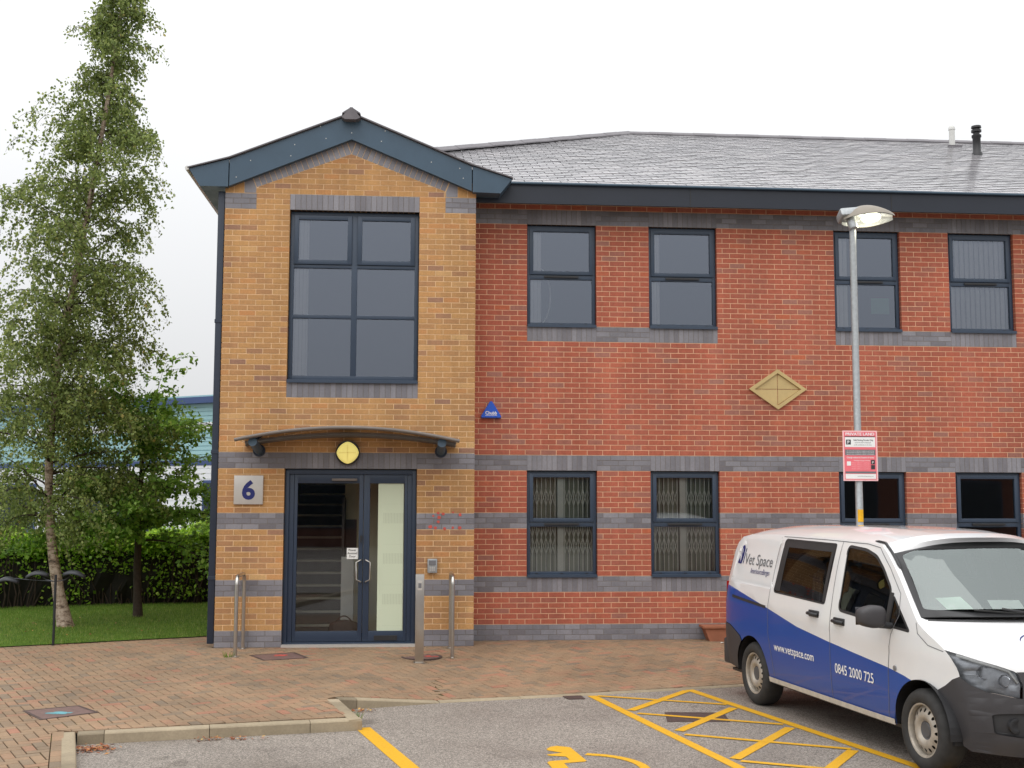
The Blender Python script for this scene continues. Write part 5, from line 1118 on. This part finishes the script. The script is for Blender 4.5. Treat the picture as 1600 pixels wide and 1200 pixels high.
for s in (-1, 1):
    sp_ = side_part('white', 'side_panel', 'van_white', s); side_part('blue', 'blue_side_panel', 'van_blue', s)
    rb_ = side_part('bumper_r', 'rear_bumper_corner', 'bumper', s, .006)
    w1 = side_part('A', 'sliding_door_window', 'glass_van', s, -.004); w2 = side_part('B', 'front_door_window', 'glass_van', s, -.004); w3 = side_part('Q', 'quarter_window', 'glass_van', s, -.004)
    def on(x, z, l=.003, s=s): return (x, s*(sy(x, z)+l), z)
    def seam(name, P, w, m, l=.0022, par=van, sub=True, s=s):
        Q_ = []
        for i in range(len(P)-1):
            n = max(1, int(math.dist(P[i], P[i+1])/.05)) if sub else 1
            Q_ += [(P[i][0]+(P[i+1][0]-P[i][0])*k/n, P[i][1]+(P[i+1][1]-P[i][1])*k/n) for k in range(n)]
        Q_.append(P[-1]); b = MB(); vs = []
        for i, p_ in enumerate(Q_):
            d_ = (Vector(Q_[min(i+1, len(Q_)-1)])-Vector(Q_[max(i-1, 0)])).normalized(); n_ = Vector((-d_.y, d_.x))*w/2
            vs += [on(p_[0]-n_.x, p_[1]-n_.y, l), on(p_[0]+n_.x, p_[1]+n_.y, l)]
        b.add(vs, [(2*i, 2*i+2, 2*i+3, 2*i+1) for i in range(len(Q_)-1)]); return b.build(name, m, par)
    def ring_poly(name, poly, w, m, par): return seam(name, list(poly)+[poly[0], poly[1]], w, m, .0018, par, False)
    ring_poly('window_seal', WA, .016, 'trim', w1); ring_poly('window_seal', WB, .026, 'trim', w2); ring_poly('window_seal', WQ, .022, 'trim', w3)
    # dark print border inside the sliding window
    for P in ([(.60, 1.25), (.62, 1.765)],): seam('print_border', P, .12, 'trim', -.001, w1)
    seam('print_border', [(.57, 1.735), (1.63, 1.727)], .075, 'trim', -.0008, w1); seam('print_border', [(1.595, 1.22), (1.605, 1.75)], .055, 'trim', -.0006, w1)
    seam('print_border', [(2.74, 1.12), (2.76, 1.40)], .055, 'trim', .004, w3)
    for P in ([(1.745, 1.80), (1.76, 1.2), (1.745, .33)], [(.455, 1.79), (.44, 1.2), (.43, .80), (.50, .55), (.53, .33)], [(2.42, 1.765), (2.66, 1.60), (2.88, 1.40), (2.90, 1.22), (2.80, 1.05), (2.76, .80), (2.74, .50), (2.70, .33)], [(.5, 1.80), (1.4, 1.80), (2.2, 1.79), (2.42, 1.765)], [(3.14, 1.185), (3.17, 1.10), (3.30, 1.02), (3.47, .99)]): seam('panel_gap', P, .007, 'grey_ink')
    seam('door_rail', [(-.50, 1.115), (.38, 1.065)], .03, 'trim', .004)
    seam('sill_strip', [(.40, .33), (2.80, .325)], .05, 'sill_silver', .012); 
    for x, z in ((1.44, 1.10), (1.93, 1.075)):
        y_ = sy(x, z); b = MB(); b.chbox(x-.10, x+.10, s*y_-.012, s*y_+.012, z-.036, z+.030, .011); hb_ = b.build('door_handle', 'trim', van, smooth=50)
        b = MB(); b.tube([(x-.085, s*(y_+.012), z-.004), (x-.05, s*(y_+.045), z), (x+.05, s*(y_+.045), z-.003), (x+.085, s*(y_+.012), z-.008)], .017, 8); b.build('grip', 'black', hb_, smooth=60)
    b = MB(); b.lathe([(.022, -.006), (.022, .0)], (2.86, s*(sy(2.86, .78)+.004), .78), 'Y', 16); b.build('side_repeater', 'lamp_inner', van)
    # mirror
    mx_, my_ = 2.80, s*1.13; b = MB(); bm = bmesh.new(); bmesh.ops.create_uvsphere(bm, u_segments=24, v_segments=14, radius=1)
    for v in bm.verts:
        x, y_, z = v.co; q = lambda a, e=.55: math.copysign(abs(a)**e, a); x2, y2, z2 = q(x), q(y_), q(z); n_ = max(abs(x2), abs(y2), abs(z2), .01)
        v.co = (mx_+x2*.075, my_+y2*.125, 1.205+z2*.095*(1-.25*max(0, -y2*-s)))
    bm.verts.index_update(); b.add([v.co for v in bm.verts], [[v.index for v in f.verts] for f in bm.faces]); bm.free(); mi = b.build('mirror', 'bumper', van, smooth=50)
    b = MB(); b.tube([(mx_, s*.90, 1.12), (mx_, s*1.05, 1.135)], .028, 8); b.build('arm', 'trim', mi, smooth=50)
    b = MB(); b.add([(mx_-.077, my_-.10, 1.13), (mx_-.077, my_+.10, 1.13), (mx_-.077, my_+.10, 1.28), (mx_-.077, my_-.10, 1.28)], [(0, 1, 2, 3)]); b.build('mirror_glass', 'chrome', mi)
    # wheel housings
    for x in (0, 3.2):
        b = MB(); n_ = 24; A_s = np.linspace(math.radians(-3), math.radians(183), n_+1); b.add([(x+.40*math.cos(q), s*yy, .335+.40*math.sin(q)) for yy in (.93, .575) for q in A_s], [(i, i+1, n_+2+i, n_+1+i) for i in range(n_)]); b.add([(x+.40*math.cos(q), s*.576, .335+.40*math.sin(q)) for q in A_s], [tuple(range(n_+1))]); b.build('wheel_housing', 'black', van)
# lettering on the near side
def side_text(name, body, x0, z0, size, width, m, bold=0.0, l=.0045):
    vs, fs = text2d(body, size, bold, width); b = MB(); b.add([(x0+v[0], -(sy(x0+v[0], z0+v[1])+l), z0+v[1]) for v in vs], fs); return b.build(name, m, van)
side_text('lettering', 'Vet Space', -.33, 1.475, .165, .70, 'grey_ink', .0006); side_text('lettering', 'AmerisourceBergen', -.13, 1.385, .082, .47, 'navy_ink', 0)
side_text('lettering', 'www.vetspace.com', .57, .645, .115, .86, 'white_ink', .0012); side_text('lettering', '0845 2000 725', 1.84, .60, .125, .68, 'white_ink', .0012)
def arcband(fn, cx, cz, rx, rz, a0, a1, w, m, par, n=14):
    b = MB(); vs = []
    for i in range(n+1):
        u = i/n; a_ = math.radians(a0+(a1-a0)*u); k = w*(.25+.75*math.sin(math.pi*u)); vs += [fn(cx+(rx-k)*math.cos(a_), cz+(rz-k)*math.sin(a_)), fn(cx+(rx+k)*math.cos(a_), cz+(rz+k)*math.sin(a_))]
    b.add(vs, [(2*i, 2*i+2, 2*i+3, 2*i+1) for i in range(n)]); return b.build('emblem', m, par)
ef = lambda l: (lambda u, w: (-.52+.17*u, -(sy(-.52+.17*u, 1.475+.20*w)+l), 1.475+.20*w))
ep = [(0, 0), (.62, -.02), (.78, .35), (.80, .75), (.66, .98), (.45, 1.0), (.25, .88), (.22, .7), (.18, .35)]
b = MB(); b.add([ef(.0045)(*p) for p in ep], [tuple(range(len(ep)))]); b.build('emblem', 'navy_ink', van)
arcband(ef(.0055), -.05, .22, .50, .62, 75, -10, .045, 'white_ink', van); arcband(ef(.0055), .02, .02, .42, .50, 80, 5, .035, 'white_ink', van); arcband(ef(.0055), .0, .35, .60, .56, 78, 20, .035, 'white_ink', van)
b = MB(); b.add([ef(.0045)(*p) for p in ((.86, .0), (.94, .0), (1.06, .85), (.96, .85))], [(0, 1, 2, 3)]); b.build('emblem', 'navy_ink', van)
# front skin
TL, VL = [0, .12, 4.02, 4.22, 7.75, 13], 1
LAMP = [(6.55, 1.0), (7.0, .93), (7.5, .86), (7.95, .77), (8.35, .67), (8.5, .645), (9.1, .625), (9.75, .645), (9.68, .72), (9.45, .86), (9.1, .95), (8.62, 1.0)]
WS = rnd([(1.12, -.90), (3.48, -.925), (3.48, .925), (1.12, .90)], .12); WS0 = [(.92, -.95), (3.84, -.965), (3.84, .965), (.92, .95)]; COWL = [(3.84, -.965), (3.96, -.94), (3.96, .94), (3.84, .965)]
FOUT = [(0, -1), (13, -1), (13, 1), (0, 1)]; GRL = rnd([(8.55, -.57), (10.0, -.57), (10.0, .57), (8.55, .57)], .05); FOGR = rnd([(10.4, .55), (10.5, .86), (11.6, .86), (11.8, .55)], .1); INT = [(10.5, -.48), (12.2, -.48), (12.2, .48), (10.5, .48)]
mir = lambda P: [(t_, -v) for t_, v in P]
V3, F3 = tri_regions([(t_, -1) for t_ in np.linspace(0, 13, 40)]+[(13, v) for v in np.linspace(-.9375, .9375, 31)]+[(t_, 1) for t_ in np.linspace(13, 0, 40)]+[(0, v) for v in np.linspace(.9375, -.9375, 31)], [WS, WS0, COWL, GRL, FOGR, mir(FOGR), INT], [LAMP, mir(LAMP), [(8.42, v) for v in np.linspace(-.655, .655, 24)]], np.arange(.15, 13, .3), np.linspace(-.97, .97, 33))
LP_ = LAMP+[]; LPm = mir(LAMP)
def fclass(t_, v):
    p = (t_, v)
    if inside(p, WS): return 'windscreen'
    if inside(p, WS0) or inside(p, COWL): return 'trim'
    if inside(p, LP_): return 'lampL'
    if inside(p, LPm): return 'lampR'
    if inside(p, GRL): return 'grille'
    if inside(p, FOGR): return 'fogL'
    if inside(p, mir(FOGR)): return 'fogR'
    if inside(p, INT): return 'intake'
    if t_ < 3.96: return 'pillar'
    lim = float(np.interp(abs(v), [0, .645, .67, .86, 1.0], [8.42, 8.42, 9.0, 8.5, 7.6]))
    return 'bonnet' if t_ < lim else 'bumper'
fs_ = {}
for f in F3: 
    k = fclass(sum(V3[i].x for i in f)/3, sum(V3[i].y for i in f)/3); fs_.setdefault(k, []).append(f)
def front_part(key, name, m, off=(0, 0, 0), parent=van, label=None):
    b = MB(); b.add([FP(v.x, v.y)+Vector(off) for v in V3], fs_[key]); o = b.build(name, m, parent)
    bm = bmesh.new(); bm.from_mesh(o.data); bmesh.ops.delete(bm, geom=[v for v in bm.verts if not v.link_faces], context='VERTS')
    for f in bm.faces:
        if f.normal.x+f.normal.z*.5 < 0: f.normal_flip()
    bm.to_mesh(o.data); bm.free(); shade(o, 35)
    if label: o['label'] = label
    return o
front_part('windscreen', 'windscreen', 'windscreen'); front_part('trim', 'windscreen_surround', 'trim'); front_part('pillar', 'pillar_and_roof_edge', 'van_white'); bon = front_part('bonnet', 'bonnet', 'van_white'); 
b = MB(); b.add([FP(v.x, v.y) for v in V3], fs_['bumper'])
for s in (-1, 1): b.add([(v.x, s*sy(v.x, v.y), v.y) for v in V2], sel['bumper_f'])
fbm = b.build('front_bumper', 'bumper', van); bm = bmesh.new(); bm.from_mesh(fbm.data); bmesh.ops.delete(bm, geom=[v for v in bm.verts if not v.link_faces], context='VERTS'); bmesh.ops.remove_doubles(bm, verts=bm.verts, dist=.006); bmesh.ops.recalc_face_normals(bm, faces=bm.faces); bm.to_mesh(fbm.data); bm.free(); shade(fbm, 75)
front_part('grille', 'grille', 'trim', (-.02, 0, 0)); front_part('fogL', 'fog_lamp_recess', 'trim', (-.03, 0, 0), fbm); front_part('fogR', 'fog_lamp_recess', 'trim', (-.03, 0, 0), fbm); front_part('intake', 'air_intake', 'black', (-.05, 0, 0), fbm)
for sgn, key in ((1, 'lampL'), (-1, 'lampR')):
    hl_ = front_part(key, 'headlight', 'lens'); front_part(key, 'reflector', 'lamp_inner', (-.075, -sgn*.03, -.006), hl_)
    for t_, v, r_ in ((8.45, .86, .055), (8.95, .74, .052)):
        c_ = FP(t_, v*sgn)+Vector((-.062, -.02*sgn, 0)); b = MB(); b.lathe([(r_, .02), (r_*.9, .0), (r_*.5, -.02), (.008, -.03)], tuple(c_), 'X', 18, cap=False); b.build('lamp_bowl', 'chrome', hl_, smooth=60)
    b = MB(); Pt = [FP(t_, v*sgn, .0)+Vector((-.02, -.01*sgn, -.006)) for t_, v in ((6.95, .955), (7.4, .89), (7.9, .80), (8.35, .70), (9.0, .655))]; b.tube(Pt, .014, 6); b.build('light_strip', 'white_trim', hl_, smooth=60)
    c_ = FP(11.1, .70*sgn)+Vector((-.03, 0, 0)); b = MB(); b.lathe([(.058, -.02), (.058, .012), (.045, .016), (.03, .010), (.004, .008)], tuple(c_), 'X', 20); b.build('fog_lamp', 'lamp_inner' if False else 'black', fbm, smooth=50)
for k in range(3): b = MB(); b.tube([FP(8.75+k*.45, v, .012) for v in np.linspace(-.52, .52, 17)], .013, 6); b.build('grille_bar', 'bumper', van, smooth=60)
b = MB(); b.lathe([(.085, -.01), (.085, .012), (.07, .02)], tuple(FP(9.2, 0, .02)), 'X', 28); b.build('badge', 'chrome', van)
b = MB(); b.box(4.085, 4.095, -.26, .26, .50, .61); b.build('number_plate', 'paper', van)
b = MB(); P = [FP(3.985+.0*k, v, .003) for k, v in enumerate(np.linspace(-.93, .93, 24))]; b.tube(P, .006, 4); b.build('panel_gap', 'trim', van)
bf_ = lambda u, w: tuple(FP(6.3-.9*w, -.46+.24*u, .004))
for q_ in range(4): arcband(bf_, .9, -.1, .95-.16*q_, 1.0-.2*q_, 165-6*q_, 95, .028, 'navy_ink', bon)
for v0, v1 in ((.02, -.60), (.62, .06)):
    b = MB(); P = [FP(3.92, v0+.05, .02), FP(3.85, v0, .03)]+[FP(3.83-.28*k/6, v0+(v1-v0)*.62*k/6, .03) for k in range(1, 7)]; b.tube(P, [.014, .013]+[.010]*6, 6); wp = b.build('wiper', 'trim', van, smooth=60)
    b = MB(); b.tube([FP(3.76-.22*k/10, v0+.02+(v1-v0)*k/10, .014) for k in range(11)], .008, 5); b.build('wiper_blade', 'rubber', wp)
# roof and rear
ZT = smooth_tab([(-.63, 1.70), (-.52, 1.765), (-.3, 1.80), (.2, 1.815), (1.0, 1.82), (1.8, 1.815), (2.2, 1.805), (2.44, 1.785)], 60)
CR = [(-.63, .05), (-.3, .085), (.3, .10), (1.5, .112), (2.44, .11)]
b = MB(); nu, nv = 34, 32; vs = []
for i in range(nu+1):
    w = i/nu; xe = -.63+(2.44+.63)*w
    for j in range(nv+1):
        v = -1+2*j/nv; a = abs(v); xb = w**3*(.14*(1-a**2.3))-(1-w)**4*(.05*(1-a**3)); z = lin(ZT, xe)+lin(CR, xe)*(1-a**3)
        z += .006*math.exp(-((a-.45)/.05)**2)*sstep(.05, .15, w)*sstep(1, .9, w) if a < .9 else 0
        vs.append((xe+xb, v*ysd(xe, lin(ZT, xe)), z))
b.add(vs, [(i*(nv+1)+j, (i+1)*(nv+1)+j, (i+1)*(nv+1)+j+1, i*(nv+1)+j+1) for i in range(nu) for j in range(nv)]); ro = b.build('roof', 'van_white', van)
bm = bmesh.new(); bm.from_mesh(ro.data)
for f in bm.faces:
    if f.normal.z < 0: f.normal_flip()
bm.to_mesh(ro.data); bm.free(); shade(ro, 40)
for s in (-1, 1):
    b = MB(); P = []
    for k in range(15):
        t_ = -.55+2.2*k/14
        if t_ < 0: w = 1+t_*.12; xe = -.63+3.07*w; v = .955; z = lin(ZT, xe)+lin(CR, xe)*(1-v**3); P.append((xe+w**3*.14*(1-v**2.3), s*v*ysd(xe, lin(ZT, xe)), z+.004))
        else: P.append(tuple(FP(t_, s*.965, .003)))
    b.tube(P, [.004]+[.014]*13+[.008], 6); b.build('roof_gutter_trim', 'trim', van, smooth=60)
RE = [(.345, -.66), (.40, -.75), (.5, -.785), (.7, -.79), (1.0, -.785), (1.30, -.75), (1.60, -.69), (1.70, -.63)]
b = MB(); vs = []; zz_ = np.linspace(.345, 1.70, 24)
for z in zz_:
    xe = float(np.interp(z, [a for a, _ in RE], [c_ for _, c_ in RE]))
    for j in range(17): v = -1+j/8; vs.append((xe-.055*(1-abs(v)**3), v*ysd(xe, z), z+(.05*(1-abs(v)**3) if z > 1.65 else 0)))
b.add(vs, [(i*17+j, (i+1)*17+j, (i+1)*17+j+1, i*17+j+1) for i in range(23) for j in range(16)]); rr = b.build('rear_doors', 'van_white', van); 
bm = bmesh.new(); bm.from_mesh(rr.data)
for f in bm.faces:
    if f.normal.x > 0: f.normal_flip()
bm.to_mesh(rr.data); bm.free(); shade(rr, 40)
b = MB(); b.chbox(-.87, -.70, -.90, .90, .33, .62, .04); b.build('rear_bumper', 'bumper', van, smooth=40)
for s in (-1, 1): b = MB(); b.chbox(-.80, -.70, s*.862-.02, s*.862+.02, .84, 1.26, .015); b.build('tail_light', 'red_lens', van, smooth=40)
b = MB(); b.box(-.70, 3.55, -.86, .86, .27, .30); b.build('underbody', 'black', van)
# cabin
b = MB(); b.box(-.62, 2.9, -.82, .82, .55, .57); b.build('floor', 'trim', van)
def seat(x, y0, y1):
    b = MB(); b.chbox(x-.25, x+.25, y0, y1, .75, .92, .05); st2 = b.build('seat', 'seat', van, smooth=50); b = MB(); bm = bmesh.new(); bmesh.ops.create_cube(bm, size=1)
    for v in bm.verts: v.co = (x-.26+v.co.x*.13-.09*(v.co.z+.5), (y0+y1)/2+v.co.y*(y1-y0)*(.96 if v.co.z < 0 else .82), 1.16+v.co.z*.62)
    bmesh.ops.bevel(bm, geom=list(bm.edges), offset=.04, segments=3, affect='EDGES'); bm.verts.index_update(); b.add([v.co for v in bm.verts], [[v.index for v in f.verts] for f in bm.faces]); bm.free(); b.build('backrest', 'seat', st2, smooth=50)
    b = MB(); b.chbox(x-.40, x-.31, (y0+y1)/2-.12, (y0+y1)/2+.12, 1.50, 1.68, .035); b.build('headrest', 'seat', st2, smooth=50)
seat(2.05, -.72, -.25); seat(2.05, .05, .72); seat(1.1, -.7, .7)
b = MB(); bm = bmesh.new(); P = [(2.72, .75), (2.66, 1.02), (2.75, 1.13), (3.0, 1.15), (3.22, 1.13), (3.3, .7)]
b.prism(P, lambda x, z: (x, -.74, z), lambda x, z: (x, .74, z)); bm.free(); b.build('dashboard', 'dash', van)
b = MB(); b.tube([(2.56+.05*math.sin(a)*.9, -.40+.19*math.cos(a), 1.08+.17*math.sin(a)) for a in np.linspace(0, 6.283, 25)[:-1]], .014, 8, closed=True); sw_ = b.build('steering_wheel', 'trim', van, smooth=60); b = MB(); b.tube([(2.56, -.59, 1.08), (2.58, -.40, 1.07), (2.56, -.21, 1.08)], .016, 6); b.tube([(2.58, -.40, 1.07), (2.80, -.40, 1.0)], .03, 8); b.build('column', 'trim', sw_)
def sheet(label, x, y, w, l, a, m, tilt):
    o = thing('paper_sheet', label, 'paper', tuple(vm @ Vector((x, y, 1.158)))); o.rotation_euler = (0, 0, math.atan2(vx.y, vx.x)+a); b = MB(); c2, s2 = l*math.cos(tilt), l*math.sin(tilt)
    b.add([(0, -w, .0), (0, w, .0), (-c2*.5, w, s2*.5+.006), (-c2*.5, -w, s2*.5+.006), (-c2, w, s2), (-c2, -w, s2)], [(0, 1, 2, 3), (3, 2, 4, 5)]); b.build('sheet', m, o)
sheet('pale sheet of paper propped on the van dashboard, left one', 3.08, -.33, .15, .34, .25, 'paper_green', .62); sheet('pale sheet of paper propped on the van dashboard, right one', 3.10, .06, .14, .30, -.2, 'paper', .6)
b = MB(); c_ = FP(1.3, 0); b.chbox(c_.x-.10, c_.x+.02, -.10, .10, c_.z-.12, c_.z-.02, .03); b.build('rear_view_mirror', 'trim', van, smooth=50)
# wheels
def wheel_at(x, s):
    w = bpy.data.objects.new('wheel', None); COL.objects.link(w); w.parent = van; w.location = (x, s*.92, .33); w.rotation_euler = (0, random.uniform(0, 1), 0) if s < 0 else (0, random.uniform(0, 1), math.pi); return w
def tyre_mesh():
    b = MB(); R_ = .330; b.lathe([(.212, .012), (.222, -.006), (.245, -.016), (.275, -.018), (.300, -.010), (.318, .008), (R_, .032), (R_+.001, .10), (R_, .17), (.316, .195), (.28, .205), (.215, .20)], (0, 0, 0), 'Y', 56, cap=False)
    n = 56
    for k in range(3): b.lathe([(R_+.0005, .055+k*.04), (R_-.004, .057+k*.04), (R_-.004, .063+k*.04), (R_+.0005, .065+k*.04)], (0, 0, 0), 'Y', n, cap=False)
    return b
DT = [(0, .03), (.055, .028), (.062, .034), (.075, .030), (.10, .012), (.122, .008), (.14, .014), (.185, .040), (.200, .05)]
hp_ = [[(.158+.0-.017*math.cos(a)*1.0, 0) for a in range(1)] for _ in range(1)]
holes = [[((.160+.017*math.cos(a))*math.cos(q)-.0135*math.sin(a)*math.sin(q), (.160+.017*math.cos(a))*math.sin(q)+.0135*math.sin(a)*math.cos(q)) for a in np.linspace(0, 2*math.pi, 11)[:-1]] for q in np.linspace(0, 2*math.pi, 17)[:-1]]
outer = [(.2*math.cos(a), .2*math.sin(a)) for a in np.linspace(0, 2*math.pi, 57)[:-1]]
pts_ = []; ed_ = []
def addl(P): n = len(pts_); pts_.extend(Vector(p) for p in P); ed_.extend((n+i, n+(i+1) % len(P)) for i in range(len(P)))
addl(outer)
for h in holes: addl(h)
for r_ in (.02, .055, .062, .075, .09, .10, .122, .14, .185): addl([(r_*math.cos(a), r_*math.sin(a)) for a in np.linspace(0, 2*math.pi, 41)[:-1]])
rv = delaunay_2d_cdt(pts_, ed_, [], 0, 1e-6)
ring_f = []; hub_f = []
for f in rv[2]:
    c_ = Vector((sum(rv[0][i].x for i in f)/3, sum(rv[0][i].y for i in f)/3)); r_ = c_.length
    if r_ > .2 or any((c_-Vector((.160*math.cos(q), .160*math.sin(q)))).length < .026 and inside(tuple(c_), h) for q, h in zip(np.linspace(0, 2*math.pi, 17)[:-1], holes)): continue
    (hub_f if r_ < .075 else ring_f).append(f)
rvv = [(v.x, lin(DT, v.length), v.y) for v in rv[0]]
for x in (0, 3.2):
    for s in (-1, 1):
        w = wheel_at(x, s)
        tyre_mesh().build('tyre', 'tyre', w, smooth=40)
        b = MB(); b.add(rvv, ring_f); b.lathe([(.200, .05), (.196, .02), (.203, .004), (.216, .0), (.219, .010), (.212, .03), (.205, .19)], (0, 0, 0), 'Y', 56, cap=False); b.build('rim', 'wheel_silver', w, smooth=40)
        b = MB(); b.add(rvv, hub_f); b.build('hub_cap', 'hubcap', w, smooth=40)
        b = MB(); b.lathe([(.19, .09), (.05, .10)], (0, 0, 0), 'Y', 24); b.build('brake_disc', 'black', w)
